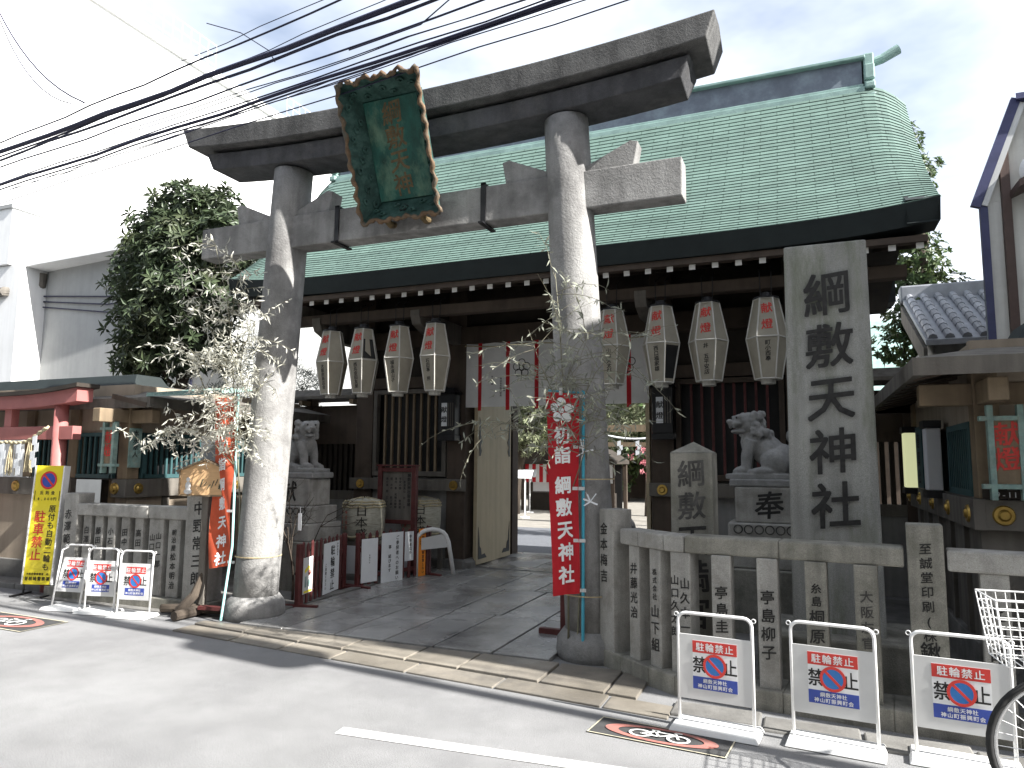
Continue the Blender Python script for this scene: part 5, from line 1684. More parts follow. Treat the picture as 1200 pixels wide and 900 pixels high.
for s in (-1, 1): b.tube([(hx + .05, s * .02, .62), (hx + .04, s * .055, .58), (.07, s * .055, Rw + .10), (0, s * .055, Rw)], .011, 8)
b.build('fork', 'chrome', bk, smooth=True, local=True)
b = MB(); b.tube([(Rw * 1.09 * math.cos(a), 0, Rw + Rw * 1.09 * math.sin(a)) for a in [R(15) + R(75) * k / 20 for k in range(21)]], .012, 6); b.build('mudguard', 'chrome', bk, local=True)
b = MB(); b.tube([(hx - .025, 0, .97), (hx - .05, 0, 1.05)], .012, 8)
for s in (-1, 1): b.tube([(hx - .05, 0, 1.05), (hx - .06, s * .12, 1.09), (hx + .02, s * .24, 1.10), (hx + .18, s * .27, 1.08)], .011, 8)
hb = b.build('handlebar', 'chrome', bk, smooth=True, local=True)
b = MB()
for s in (-1, 1): b.tube([(hx + .08, s * .255, 1.095), (hx + .19, s * .272, 1.08)], .017, 10)
b.build('grips', 'rubber', hb, local=True)
b = MB()
for s in (-1, 1): b.tube([(hx + .02, s * .25, 1.09), (hx - .05, s * .23, 1.085), (hx + .05, s * .275, 1.055)], .006, 6)
b.build('brake_levers', 'chrome', hb, local=True)
b = MB()
x0, x1, y2, z0, z1 = -.31, .03, .155, .73, 1.03
def bpt(a, c, z): # tapered basket
    q = .82 + .18 * (z - z0) / (z1 - z0)
    return Vector(((x0 + x1) / 2 + (x1 - x0) / 2 * a * q - .02 * (z - z0), y2 * c * q, z))
for zz in [z0 + (z1 - z0) * k / 7 for k in range(8)]:
    r_ = .0028 if zz < z1 - .01 else .0045
    b.tube([bpt(-1, -1, zz), bpt(1, -1, zz), bpt(1, 1, zz), bpt(-1, 1, zz), bpt(-1, -1, zz)], r_, 5)
for k in range(9):
    a = -1 + k / 4
    for c in (-1, 1): b.tube([bpt(a, c, z0), bpt(a, c, z1)], .002, 4)
    if k % 2 == 0:
        for c in (-1, 1): b.tube([bpt(c, a, z0), bpt(c, a, z1)], .003, 4)
    b.tube([bpt(a, -1, z0), bpt(a, 1, z0)], .003, 4)
b.build('wire_basket', 'white', bk, local=True)
b = MB(); b.ell((.70, 0, .90), (.13, .09, .04)); b.ell((.58, 0, .895), (.12, .035, .03)); b.build('saddle', 'rubber', bk, smooth=True, local=True)
b = MB(); b.tube([(.655, 0, .78), (.68, 0, .88)], .012, 8); b.build('seat_post', 'chrome', bk, local=True)
cr = MB(); cr.tube([(.53, -.05, .29), (.53, .05, .29)], .02, 10); cr.tube([(.53, .06, .29), (.60, .065, .13)], .009, 6); cr.tube([(.53, -.06, .29), (.46, -.065, .45)], .009, 6)
cr.annulus((.53, -.055, .29), X, Z, .07, .09, 28, .004)
ck = cr.build('crank', 'chrome', bk, local=True)
b = MB(); b.bx(.55, .65, .07, .15, .115, .14); b.bx(.41, .51, -.15, -.07, .44, .465); b.build('pedals', 'rubber', ck, local=True)
b = MB(); b.bx(.80, 1.2, -.07, .07, .70, .715)
for s in (-1, 1): b.tube([(1.15, s * .06, .70), (1.06, s * .07, Rw)], .006, 6)
b.build('rear_rack', 'chrome', bk, local=True)
b = MB(); b.tube([(.12, .085, .62), (-.03, .09, .60)], .004, 6); b.ell((.10, 0, .66), (.05, .04, .045)); b.build('headlight', 'panelwhite', bk, local=True)

# ================================================================== neighbouring buildings
t = thing('grey_building', 'plain grey rendered building with white eaves and pipes behind the left pavilion', 'building', (-16, 12, 0))
b = MB(); b.bx(-18.5, -12.0, 12.3, 19, 0, 6.7); b.build('wall', 'concrete', t)
b = MB(); b.bx(-26, -18.4, 11.6, 19, 0, 6.6); b.build('sunlit_side_wall', 'whitewall', t)  # white tone stands for the sunlit left part of the grey wall
b = MB(); b.hexa([(-18.9, 11.7, 6.55), (-11.8, 11.95, 6.85), (-11.8, 19.2, 6.85), (-18.9, 19.2, 6.55), (-18.9, 11.7, 6.85), (-11.8, 11.95, 7.13), (-11.8, 19.2, 7.13), (-18.9, 19.2, 6.85)]); b.build('roof', 'whitewall', t)
b = MB(); b.bx(-26, -18.75, 11.5, 19.2, 6.62, 8.1); b.build('upper_block', 'whitewall', t)
b = MB(); b.bx(-26, -18.7, 11.45, 19.2, 8.1, 8.2); b.build('parapet', 'concrete', t)
b = MB(); b.tube([(-18.45, 12.2, 6.5), (-18.45, 12.2, 6.2), (-18.8, 12.0, 5.95), (-18.8, 11.5, 5.9), (-22, 11.5, 5.7)], .12, 10); b.build('drainpipe', 'wood_grey', t)
b = MB()
for q in range(3): b.tube([(-19.5, 12.26, 6.0 - q * .12), (-16, 12.25, 5.7 - q * .2), (-12.3, 12.26, 5.8 - q * .25)], .02, 6)
b.tube([(-19, 12.26, 3.4), (-15, 12.25, 3.1), (-12, 12.26, 3.0)], .025, 6); b.tube([(-13.1, 12.27, 0), (-13.1, 12.27, 6.5)], .03, 6)
b.build('wall_cables', 'cable', t)
t = thing('tall_white_building', 'tall white apartment block with rooftop railings rising at the upper left', 'building', (-28, 30, 0))
b = MB(); b.bx(-48, -25, 12, 47, 0, 19.35); b.build('wall', 'whitewall', t)
b = MB(); b.bx(-48.1, -24.85, 11.9, 47.1, 19.35, 19.75); b.build('parapet', 'whitewall', t)
for y0, y1 in ((19, 24), (29, 33), (40, 46)):
    b = MB()
    for zz in (20.2, 20.7, 21.2): b.bar((-25.2, y0, zz), (-25.2, y1, zz), .03, .03)
    k = y0
    while k <= y1: b.bar((-25.2, k, 19.75), (-25.2, k, 21.2), .025, .025, up=(1, 0, 0)); k += .5
    b.build('railing', 'panelwhite', t)
for y0, z0 in ((20, 11.0), (27, 11.0), (34, 11), (20, 15), (34, 15)):
    b = MB(); b.bx(-25.0, -24.96, y0, y0 + 1.8, z0, z0 + 1.6); w = b.build('window', 'panelwhite', t)
    b = MB(); b.bx(-24.96, -24.95, y0 + .1, y0 + 1.7, z0 + .1, z0 + 1.5); b.build('pane', 'lamp_white', w)
t = thing('white_house', 'tall cream rendered house with brown posts and blue trimmed gable at the right edge', 'house', (4, 10, 0))
b = MB()
lo = [(1.99, 9.56), (8, 9.56), (9, 18.5), (4.4, 18.5)]
for (z0, z1, ins) in ((0, 4.72, 0), (4.722, 5.85, .42)):
    b.add([(x + (0 if i in (1, 2) else (ins if z0 else 0) * 0), y, z0) for i, (x, y) in enumerate(lo)] + [(x + (ins if i in (0, 3) else 0), y, z1) for i, (x, y) in enumerate(lo)], [(3, 2, 1, 0), (4, 5, 6, 7), (0, 1, 5, 4), (1, 2, 6, 5), (2, 3, 7, 6), (3, 0, 4, 7)])
b.build('wall', 'creamwall', t)
b = MB()
b.bar((1.93, 9.50, 4.66), (2.40, 9.50, 5.90), .10, .07, up=(0, 1, 0)); b.hexa([(2.38, 9.4, 5.86), (8.1, 9.4, 5.86), (9.1, 18.6, 5.86), (4.8, 18.6, 5.86), (2.38, 9.4, 5.93), (8.1, 9.4, 5.93), (9.1, 18.6, 5.93), (4.8, 18.6, 5.93)]); b.build('roof_trim', 'bluetrim', t)
b = MB(); b.bar((2.02, 9.52, 4.66), (2.46, 9.52, 5.84), .06, .10, up=(0, 1, 0)); b.build('verge', 'panelwhite', t)
b = MB(); b.bx(1.975, 2.055, 9.49, 9.555, 0, 4.75); b.build('blue_post', 'bluetrim', t)
b = MB(); b.bx(2.20, 2.29, 9.49, 9.555, 0, 5.3); b.build('brown_post', 'browntrim', t)
b = MB(); b.hexa([(2.28, 9.1, 4.72), (3.4, 9.1, 5.22), (3.4, 9.55, 5.22), (2.28, 9.55, 4.72), (2.28, 9.1, 4.8), (3.4, 9.1, 5.3), (3.4, 9.55, 5.3), (2.28, 9.55, 4.8)]); b.build('canopy', 'browntrim', t)
b = MB(); b.bx(2.42, 2.52, 9.52, 9.558, 3.82, 3.98); b.build('meter_box', 'wood_grey', t)
b = MB(); b.bx(2.45, 2.49, 9.53, 9.557, 3.5, 3.64); b.build('wall_tag', 'wood_grey', t)
b = MB(); b.bx(2.50, 2.62, 9.50, 9.556, 5.25, 5.62); b.build('vent_grille', 'wood_grey', t)
t = thing('forecourt_shade_house', 'unseen house added beyond the pavilion at the street corner, shaped to shade the forecourt', 'house', (7, 6, 0))  # unseen building, added and shaped to throw shade over the forecourt
b = MB(); b.bx(4.7, 12, 4.55, 5.9, 0, 7.6); b.build('front_block', 'creamwall', t)
b = MB(); b.bx(4.75, 12, 5.902, 9.4, 0, 6.9); b.build('rear_block', 'creamwall', t)
b = MB(); b.bx(4.76, 8, 6.96, 7.25, 6.9, 9.8); b.build('barrel_shade_block', 'creamwall', t)  # slab added to keep sun off the sake barrels
b = MB(); b.bx(4.77, 8, 7.252, 7.45, 6.9, 8.6); b.build('barrel_shade_slab', 'creamwall', t)  # lower slab added for the same barrel shade
b = MB(); b.bx(4.8, 7, 5.6, 6.955, 6.0, 10.9); b.build('lion_shade_block', 'creamwall', t)  # tall block added to put the left lion in shade
b = MB(); b.bx(4.62, 12.1, 4.47, 5.9, 7.6, 7.72); b.build('parapet', 'concrete', t)
for x in (5.5, 7.5, 9.5):
    b = MB(); b.bx(x, x + 1.2, 4.52, 4.55, 4.4, 5.8); w = b.build('window', 'wood_grey', t)
    b = MB(); b.bx(x + .06, x + 1.14, 4.51, 4.52, 4.46, 5.74); b.build('pane', 'glassdark', w)
b = MB(); b.bx(5.2, 7.4, 4.52, 4.55, .05, 2.3); b.build('shutter', 'wood_grey', t)
t = thing('cable_coil', 'white coil of cable hanging on the cream house wall at the right edge', 'cable coil', (2.5, 9.45, 4.9))
b = MB()
for k in range(4): b.tube([(2.53 + (.15 - .01 * k) * math.cos(a), 9.44 - .012 * k, 5.0 + (.19 - .012 * k) * math.sin(a)) for a in [2 * math.pi * i / 24 for i in range(25)]], .014, 6, cap=False)
b.build('coil', 'white', t, smooth=True)
t = thing('tiled_house', 'low house with a wavy grey tiled roof between the gate and the cream house', 'house', (2.6, 12.6, 0))
b = MB(); b.bx(1.85, 5, 12.3, 16, 0, 3.55); b.build('wall', 'plaster', t)
b = MB()
for i in range(16):
    x = 1.80 + .22 * i
    for k in range(9):
        a = Vector((x, 12.0 + .25 * k, 3.52 + .125 * k + .012)); c = a + Vector((0, .262, .128))
        b.tube([a, c], [.065, .055], 8)
b.build('tile_rolls', 'tile', t)
b = MB(); b.hexa([(1.70, 11.95, 3.42), (5.3, 11.95, 3.42), (5.3, 14.3, 4.56), (1.70, 14.3, 4.56), (1.70, 11.95, 3.5), (5.3, 11.95, 3.5), (5.3, 14.3, 4.64), (1.70, 14.3, 4.64)]); b.build('roof', 'tile', t)
b = MB(); b.bx(1.66, 5.3, 14.2, 14.5, 4.55, 4.85); b.build('roof_ridge', 'tile', t, bevel=.03)
b = MB(); b.prism([(11.95, 3.38), (14.3, 4.5), (14.3, 4.2), (11.95, 3.1)], (1.665, 0, 0), Y, Z, X, .05); b.build('verge_board', 'wood_grey', t)
b = MB(); b.bx(2.0, 2.3, 12.26, 12.31, 2.3, 3.2); b.build('window', 'glassdark', t)

# ================================================================== overhead cables along the street
CB = [
    ((-8.64, 5.10, 5.23), (-2.69, 4.60, 5.33), 0.024, 'thickest black cable of the overhead bundle, running over the torii plaque'),
    ((-8.66, 5.12, 5.15), (-2.60, 4.62, 5.29), 0.013, 'black cable hugging the underside of the thickest overhead cable'),
    ((-8.73, 5.16, 5.21), (-2.93, 4.66, 5.38), 0.01, 'dark cable twisted against the lower edge of the thickest overhead cable'),
    ((-8.99, 5.30, 5.49), (-3.58, 4.80, 5.67), 0.009, 'thin dark cable sagging just above the thickest overhead cable'),
    ((-8.86, 5.22, 5.49), (-3.70, 4.72, 5.66), 0.004, 'finest topmost overhead wire crossing the white tower block'),
    ((-8.27, 5.25, 5.30), (-3.24, 4.75, 5.50), 0.004, 'fine straight wire riding on top of the thickest overhead cable'),
    ((-9.12, 5.40, 5.24), (-2.23, 4.90, 5.39), 0.009, 'cable between the two thick overhead bundles, tied at intervals'),
    ((-9.15, 5.42, 5.22), (-1.91, 4.92, 5.32), 0.005, 'fine wire close under the cable between the two thick bundles'),
    ((-8.25, 5.45, 5.23), (-2.07, 4.95, 5.34), 0.005, 'fine wire crossing from the upper to the lower cable bundle'),
    ((-9.26, 5.50, 5.07), (-1.59, 5.00, 5.30), 0.016, 'thick lower black cable passing over the top of the plaque'),
    ((-9.28, 5.52, 5.02), (-1.69, 5.02, 5.28), 0.009, 'cable tied under the thick lower overhead cable'),
    ((-9.31, 5.53, 5.12), (-1.80, 5.03, 5.35), 0.007, 'cable tied along the top of the thick lower overhead cable'),
    ((-9.32, 5.55, 4.96), (-1.64, 5.05, 5.31), 0.005, 'second lowest thin wire crossing the left end of the torii lintel'),
    ((-9.38, 5.58, 5.02), (-1.46, 5.08, 5.31), 0.005, 'thin wire just under the lower bundle, above the torii lintel'),
    ((-9.56, 5.70, 4.95), (-1.18, 5.20, 5.30), 0.006, 'lowest thin wire crossing the torii lintel and meeting the plaque top'),
    ((-7.29, 5.60, 5.20), (-1.83, 5.10, 5.34), 0.004, 'fine wire slanting through the lower group of overhead cables'),
]
for p, q, r, lb in CB:
    p, q = Vector(p), Vector(q)
    d = (q - p)
    pts = []
    for i in range(41):
        t_ = -1.2 + 3.4 * i / 40
        c = p + d * t_
        pts.append(c + Z * (.05 * ((t_ - .5) ** 2 - .25)) + Vector((0, .006 * math.sin(i * 2.3), .010 * math.sin(i * 1.7 + r * 900))))
    b = MB(); b.tube(pts, r, 6)
    o = b.build('overhead_cable', 'cable', None, smooth=True)
    tag(o, lb, 'cable', 'overhead cables above the torii')
# lashings and a dropper on the thick cables
for pth, lb, r in (([(-11.5 + .37 * k, 6.55 - .09 * k, 8.7 - .40 * k + .012 * k * k) for k in range(10)], 'thin wires dropping steeply from the top left corner to the cable bundle', .012),
                   ([(-11.3 + .30 * k, 6.5 - .07 * k, 8.4 - .37 * k + .014 * k * k) for k in range(10)], 'second steep thin wire at the top left above the tree', .009),
                   ([(-5.4, 5.0, 6.0), (-4.9, 4.95, 5.75), (-4.5, 4.9, 5.45), (-4.42, 4.9, 5.32)], 'short curled wire end looping down into the cable bundle left of the plaque', .005),
                   ([(-2.42, 4.75, 5.62), (-2.55, 4.8, 5.4), (-2.85, 4.85, 5.28), (-3.2, 4.88, 5.27), (-3.6, 4.9, 5.25)], 'slack loop of wire hanging from the cables right of the plaque', .006)):
    b = MB(); b.tube(pth, r, 6); tag(b.build('overhead_wire', 'cable', None), lb, 'cable', 'overhead cables above the torii')

# ================================================================== trees
def leaf(mb, p, d, up, ln, w, curl=.25):
    d = d.normalized(); s = d.cross(up)
    if s.length < 1e-3: s = d.orthogonal()
    s.normalize(); n = s.cross(d)
    a = p + d * ln * .45 + n * ln * curl * .3
    e = p + d * ln - n * ln * curl * .25
    mb.add([p, a - s * w, e, a + s * w], [(0, 1, 2, 3)])
def rv():
    while True:
        v_ = Vector((rnd.uniform(-1, 1), rnd.uniform(-1, 1), rnd.uniform(-1, 1)))
        if .01 < v_.length < 1: return v_.normalized()
def tree(name, label, base, trunk, clumps, mleaf, nper, ll, lw, cat='tree', whorl=6, group=None, limb_r=.05):
    t = thing(name, label, cat, base, 0, group)
    b = MB()
    tp = [Vector(base) + Vector(p) for p in trunk[0]]
    b.tube(tp, trunk[1], 10)
    for (c, r) in clumps:
        c = Vector(base) + Vector(c)
        near = min(tp, key=lambda q: (q - c).length + max(0, q.z - c.z) * 3)
        mid = near.lerp(c, .5) + Vector((0, 0, -.12 * (c - near).length))
        b.tube([near, mid, c], [limb_r, limb_r * .65, limb_r * .25], 6)
        for k in range(4):
            e = c + rv() * sum(r) / 3 * .8
            b.tube([c - (c - near) * .15, c.lerp(e, .5), e], [limb_r * .3, limb_r * .2, limb_r * .08], 5)
    b.build('trunk', 'bark', t, smooth=True)
    b = MB()
    for (c, r) in clumps:
        c = Vector(base) + Vector(c)
        vol = r[0] * r[1] * r[2]
        for k in range(int(nper * vol ** .72)):
            o = rv()
            q = rnd.uniform(.35, 1.0) ** .5 * (1 + .18 * math.sin(o.x * 5 + o.z * 7 + c.x * 3))
            p = c + Vector((o.x * r[0], o.y * r[1], o.z * r[2])) * q
            ax = (o + Vector((0, 0, .5)) + rv() * .5).normalized()
            for m in range(whorl):
                a = 2 * math.pi * (m + rnd.random() * .6) / whorl
                s = ax.orthogonal().normalized(); u_ = ax.cross(s)
                d = (s * math.cos(a) + u_ * math.sin(a)) + ax * rnd.uniform(-.15, .7)
                leaf(b, p, d, ax, ll * rnd.uniform(.7, 1.2), lw, .3)
    b.build('crown', mleaf, t)
    return t
# dark evergreen behind the left wing (leaf whorls)
tree('evergreen_tree', 'dense dark evergreen with whorled leaves rising behind the left pavilion beside the torii', (-11.7, 10.6, 0),
     ([(0, 0, 0), (.05, 0, 1.6), (.1, .05, 3.0), (.1, 0, 4.6), (.15, 0, 6.2)], [.17, .15, .12, .09, .03]),
     [((.1, 0, 6.75), (.75, .7, .62)), ((.75, .1, 6.6), (.6, .55, .6)), ((-.6, 0, 6.3), (.75, .7, .65)), ((1.15, -.1, 5.8), (.75, .75, .8)), ((.2, -.4, 5.7), (.9, .8, .8)), ((-.9, 0, 5.4), (.85, .8, .75)),
      ((.9, -.2, 4.9), (.85, .8, .75)), ((0, -.4, 4.7), (.9, .8, .75)), ((-1.05, .1, 4.5), (.75, .7, .7)), ((-.45, -.2, 3.8), (.8, .7, .6)), ((.5, 0, 3.95), (.8, .7, .6)), ((-.9, .1, 3.5), (.55, .55, .5))],
     'leaf', 430, .22, .034)
tree('pine_tree', 'dark green needle tree low behind the left bamboo branches', (-10.2, 11.3, 0),
     ([(0, 0, 0), (0, 0, 2.0), (.1, 0, 3.6)], [.1, .08, .03]),
     [((.0, 0, 3.55), (1.0, .7, .32)), ((.9, 0, 3.2), (.8, .6, .3)), ((-.5, 0, 3.0), (.9, .6, .28)), ((.6, 0, 2.6), (.9, .6, .3)), ((.1, 0, 3.95), (.6, .5, .28))],
     'needle', 420, .20, .007, whorl=9, limb_r=.03)
tree('camphor_tree', 'tall light green broadleaf tree behind the right end of the gate roof', (1.9, 14.9, 0),
     ([(0, 0, 0), (.1, 0, 2.4), (.2, 0, 4.6), (.3, 0, 7.2)], [.25, .2, .16, .05]),
     [((.05, .2, 7.7), (.36, .6, .5)), ((.2, .0, 6.95), (.42, .6, .55)), ((.05, 0, 6.1), (.42, .6, .6)), ((.2, 0, 5.35), (.48, .6, .5)), ((.45, 0, 4.8), (.5, .6, .45)), ((.1, -.1, 4.4), (.6, .6, .5)), ((-.2, 0, 3.9), (.55, .5, .45)), ((-.1, 0, 5.2), (.45, .5, .4)), ((.1, 0, 3.3), (.5, .5, .3))],
     'leaf2', 620, .11, .03, whorl=6)
tree('courtyard_tree', 'pale green spreading tree in the inner court seen through the left half of the gateway', (-8.8, 21.5, 0),
     ([(0, 0, 0), (.1, 0, 1.4), (.5, 0, 2.6), (.6, 0, 3.6)], [.22, .18, .14, .06]),
     [((-.8, 0, 3.0), (1.3, 1.0, .9)), ((.6, -.3, 2.7), (1.1, .9, .75)), ((.4, .2, 3.9), (1.4, 1.0, .8)), ((1.7, .1, 3.3), (1.0, .9, .8)), ((-.1, -.6, 2.2), (1.0, .7, .5)), ((2.2, 0, 4.2), (1.2, 1, .7))],
     'leaf3', 260, .17, .03, whorl=6)
tree('courtyard_tree', 'grey green tree in the inner court seen right of the torii pillar through the gateway', (-4.6, 22.5, 0),
     ([(0, 0, 0), (.05, 0, 1.6), (.2, 0, 3.2)], [.16, .13, .06]),
     [((.0, 0, 3.2), (1.5, 1.0, .8)), ((1.2, 0, 2.7), (1.1, .9, .7)), ((-1.2, 0, 3.0), (1.1, .9, .8)), ((.2, 0, 4.2), (1.6, 1, .7)), ((1.9, 0, 3.6), (1.1, .8, .7))],
     'leaf3', 250, .17, .03, whorl=6)
tree('blossom_branch_stand', 'post dressed with pink and red paper flowers standing in the inner court', (-4.15, 20.5, 0),
     ([(0, 0, 0), (.02, 0, 1.0), (.0, 0, 1.9)], [.06, .05, .03]),
     [((.1, 0, 1.55), (.45, .35, .45)), ((.35, 0, 1.05), (.3, .3, .35)), ((-.15, 0, 1.9), (.5, .3, .3))],
     'blossom', 240, .09, .03, cat='decoration', whorl=5, limb_r=.015)
tree('hedge_tree', 'dark trees closing the far side of the inner court beyond the stall', (-7.5, 31, 0),
     ([(0, 0, 0), (0, 0, 3), (0, 0, 5)], [.3, .25, .1]),
     [((-6.5, 0, 3.2), (2.6, 1.5, 2.6)), ((-3, 0, 3.4), (2.6, 1.5, 2.6)), ((0, 0, 3.2), (2.6, 1.5, 2.4)), ((3.2, 0, 3.4), (2.6, 1.5, 2.6)), ((6.2, 0, 3), (2.4, 1.5, 2.2)), ((0, 0, 5.4), (3, 1.5, 1.8)), ((-4, 0, 5.6), (2.5, 1.5, 1.6))],
     'leaf2', 130, .34, .08, whorl=5)

# bamboo branches tied to the torii pillars
def bamboo(label, base, stems, n_tw, mleaf, box, nl, tw_len=.5, droop=.5):
    t = thing('bamboo_branch', label, 'bamboo branch', base)
    st = MB(); lf = MB()
    for pts, r in stems:
        pts = [Vector(p) for p in pts]
        st.tube(pts, [r * (1 - .75 * i / (len(pts) - 1)) for i in range(len(pts))], 8)
    allp = [(Vector(a), Vector(c)) for pts, r in stems for a, c in zip(pts[:-1], pts[1:])]
    for k in range(n_tw):
        # pick a point on a stem above the bare part
        for _ in range(30):
            a, c = rnd.choice(allp); p = a.lerp(c, rnd.random())
            if p.z > box[0]: break
        d = Vector((rnd.gauss(0, 1), rnd.gauss(-.15, .45), rnd.uniform(-.3, .9))).normalized()
        ln = tw_len * rnd.uniform(.4, 1.25)
        pts = [p]; dd = d.copy()
        for i in range(6):
            dd = (dd + Vector((rnd.uniform(-.2, .2), rnd.uniform(-.2, .2), -droop * .22))).normalized()
            pts.append(pts[-1] + dd * ln / 6)
        st.tube(pts, [.0035 - .0004 * i for i in range(7)], 4, cap=False)
        for i in range(nl):
            q = rnd.uniform(.25, 1) * 6; j = min(int(q), 5)
            pp = pts[j].lerp(pts[j + 1], q - j)
            # curled dry leaf: three-segment strip
            ld_ = (dd * .4 + rv() + Vector((0, 0, -.25))).normalized()
            ll = rnd.uniform(.05, .10); w = rnd.uniform(.0045, .0085)
            s = ld_.cross(rv()).normalized(); nn = s.cross(ld_)
            cu = rnd.uniform(-1.5, 1.5)
            P = [pp]; g_ = ld_
            for m in range(3):
                g_ = (g_ + nn * cu * .45).normalized(); P.append(P[-1] + g_ * ll / 3)
            lf.add([P[0], P[1] - s * w, P[1] + s * w, P[2] - s * w * .9, P[2] + s * w * .9, P[3]], [(0, 1, 2), (1, 3, 4, 2), (3, 5, 4)])
    st.build('stem', 'bamboo', t, smooth=True)
    lf.build('foliage', mleaf, t)
    return t
bamboo('tall dry bamboo branches in a sunlit pale tone tied in front of the left torii pillar', (-5.62, 5.9, 0),
       [([(-5.60, 6.02, .0), (-5.59, 5.98, 1.2), (-5.60, 5.84, 2.3), (-5.66, 5.74, 3.3), (-5.80, 5.66, 3.95)], .011),
        ([(-5.58, 5.86, 1.6), (-5.85, 5.74, 2.3), (-6.1, 5.70, 2.75), (-6.35, 5.66, 2.9)], .007), ([(-5.58, 5.86, 1.6), (-5.9, 5.72, 1.95), (-6.3, 5.68, 2.0), (-6.75, 5.64, 1.68)], .006),
        ([(-5.6, 5.84, 2.2), (-5.35, 5.66, 2.8), (-5.1, 5.6, 3.15)], .006), ([(-5.6, 5.82, 2.5), (-5.88, 5.7, 3.1), (-6.05, 5.66, 3.5)], .006), ([(-5.58, 5.86, 1.9), (-5.25, 5.66, 2.25), (-4.95, 5.6, 2.45)], .005),
        ([(-5.6, 5.82, 2.6), (-5.85, 5.72, 2.7), (-6.0, 5.7, 2.65)], .005), ([(-5.64, 5.78, 3.0), (-5.5, 5.66, 3.4), (-5.4, 5.62, 3.6)], .005), ([(-5.58, 5.86, 1.7), (-5.4, 5.7, 1.9), (-5.2, 5.62, 1.95)], .005)],
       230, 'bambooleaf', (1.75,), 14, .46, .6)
bamboo('bamboo branches in a shaded grey tone with drooping twigs tied around the right torii pillar', (-1.86, 5.86, 0),
       [([(-1.90, 5.89, .0), (-1.90, 5.88, 1.2), (-1.92, 5.83, 2.2), (-1.95, 5.79, 2.9), (-1.98, 5.76, 3.35)], .010),
        ([(-1.90, 5.86, 1.3), (-1.65, 5.72, 1.9), (-1.45, 5.68, 2.3)], .005), ([(-1.90, 5.86, 1.5), (-2.2, 5.74, 1.95), (-2.5, 5.72, 2.0)], .005), ([(-1.9, 5.84, 1.9), (-1.6, 5.7, 2.4), (-1.4, 5.66, 2.6)], .005), ([(-1.9, 5.84, 2.0), (-2.1, 5.72, 2.5), (-2.2, 5.7, 2.8)], .005),
        ([(-1.9, 5.84, 1.7), (-1.7, 5.72, 2.0), (-1.5, 5.7, 2.0)], .004), ([(-1.92, 5.82, 2.3), (-1.75, 5.72, 2.6), (-1.65, 5.7, 2.75)], .004)],
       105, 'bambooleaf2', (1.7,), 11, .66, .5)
for x, y, z, lb in ((-1.74, 5.80, 1.74, 'folded white paper fortune tied to the blue pole, upper one'), (-1.68, 5.80, 1.33, 'knotted white paper fortune hanging at the binding cord of the right torii pillar')):
    b = MB()
    for k in range(6):
        d = Vector((rnd.uniform(-1, 1), rnd.uniform(-.4, .2), rnd.uniform(-1, .6))).normalized()
        b.bar(Vector((x, y, z)), Vector((x, y, z)) + d * rnd.uniform(.06, .12), .014, .003, up=rv())
    tag(b.build('paper_fortune', 'paper', None), lb, 'paper strip')
# bare plum sapling with a paper tag
t = thing('bare_sapling', 'bare dark sapling with a white tag in front of the left lion pedestal', 'sapling', (-5.72, 7.05, 0))
b = MB()
def grow(p, d, ln, r, depth):
    pts = [p]
    for i in range(5):
        d = (d + rv() * .16 + Z * .05).normalized(); pts.append(pts[-1] + d * ln / 5)
    b.tube(pts, [r * (1 - .12 * i) for i in range(6)], 5)
    if depth:
        for k in range(3):
            q = pts[rnd.randint(2, 5)]; grow(q, (d + rv() * .9).normalized(), ln * .62, r * .55, depth - 1)
grow(Vector((-5.72, 7.05, .0)), Vector((-.05, 0, 1)), .9, .018, 3)
grow(Vector((-5.70, 7.05, .3)), Vector((.55, .1, .8)), .8, .010, 2)
grow(Vector((-5.72, 7.05, .4)), Vector((-.5, .1, .8)), .7, .010, 2)
b.build('branches', 'bark', t, smooth=True)
b = MB(); b.ob((-5.60, 6.98, .93), X, Z, Y, .025, .10, .002); b.tube([(-5.60, 6.98, 1.03), (-5.61, 7.0, 1.1)], .002, 4); b.build('paper_tag', 'paper', t)

# ================================================================== inner court seen through the gateway
t = thing('festival_stall', 'festival stall with dark curved roof and red and white striped curtain in the court', 'stall', (-7.0, 24, 0))
b = MB(); b.prism([(-1.8, 0), (1.6, 0), (1.6, .12), (1.0, .5), (.2, .72), (-.6, .66), (-1.3, .42), (-1.8, .14)], (-7.5, 23.2, 1.62), X, Z, Y, 2.2); b.build('roof', 'wood_dark', t)
b = MB()
for x in (-9.2, -6.0):
    for y in (23.4, 25.2): b.bx(x - .06, x + .06, y - .06, y + .06, 0, 1.66)
b.build('posts', 'wood', t)
b = MB(); w = .13
k = 0; x = -9.1
while x < -6.05:
    b.add([(x, 23.32 + .02 * (k % 2), 1.60), (x + w, 23.32 + .02 * ((k + 1) % 2), 1.60), (x + w, 23.32 + .02 * ((k + 1) % 2), .98), (x, 23.32 + .02 * (k % 2), .98)], [(3, 2, 1, 0)], k % 2); x += w; k += 1
b.build('striped_curtain', ['redcloth', 'cloth'], t)
b = MB(); b.bx(-9.1, -6.1, 23.6, 24.3, .0, .62); b.build('counter', 'wood_dark', t)
b = MB(); b.bx(-8.9, -8.1, 23.57, 23.59, .66, .98); b.bx(-7.6, -7.0, 23.57, 23.59, .2, .55); b.build('poster', 'paper', t)
b = MB(); b.bx(-9.1, -6.1, 25.1, 25.15, 0, 1.6); b.build('back_wall', 'black', t)
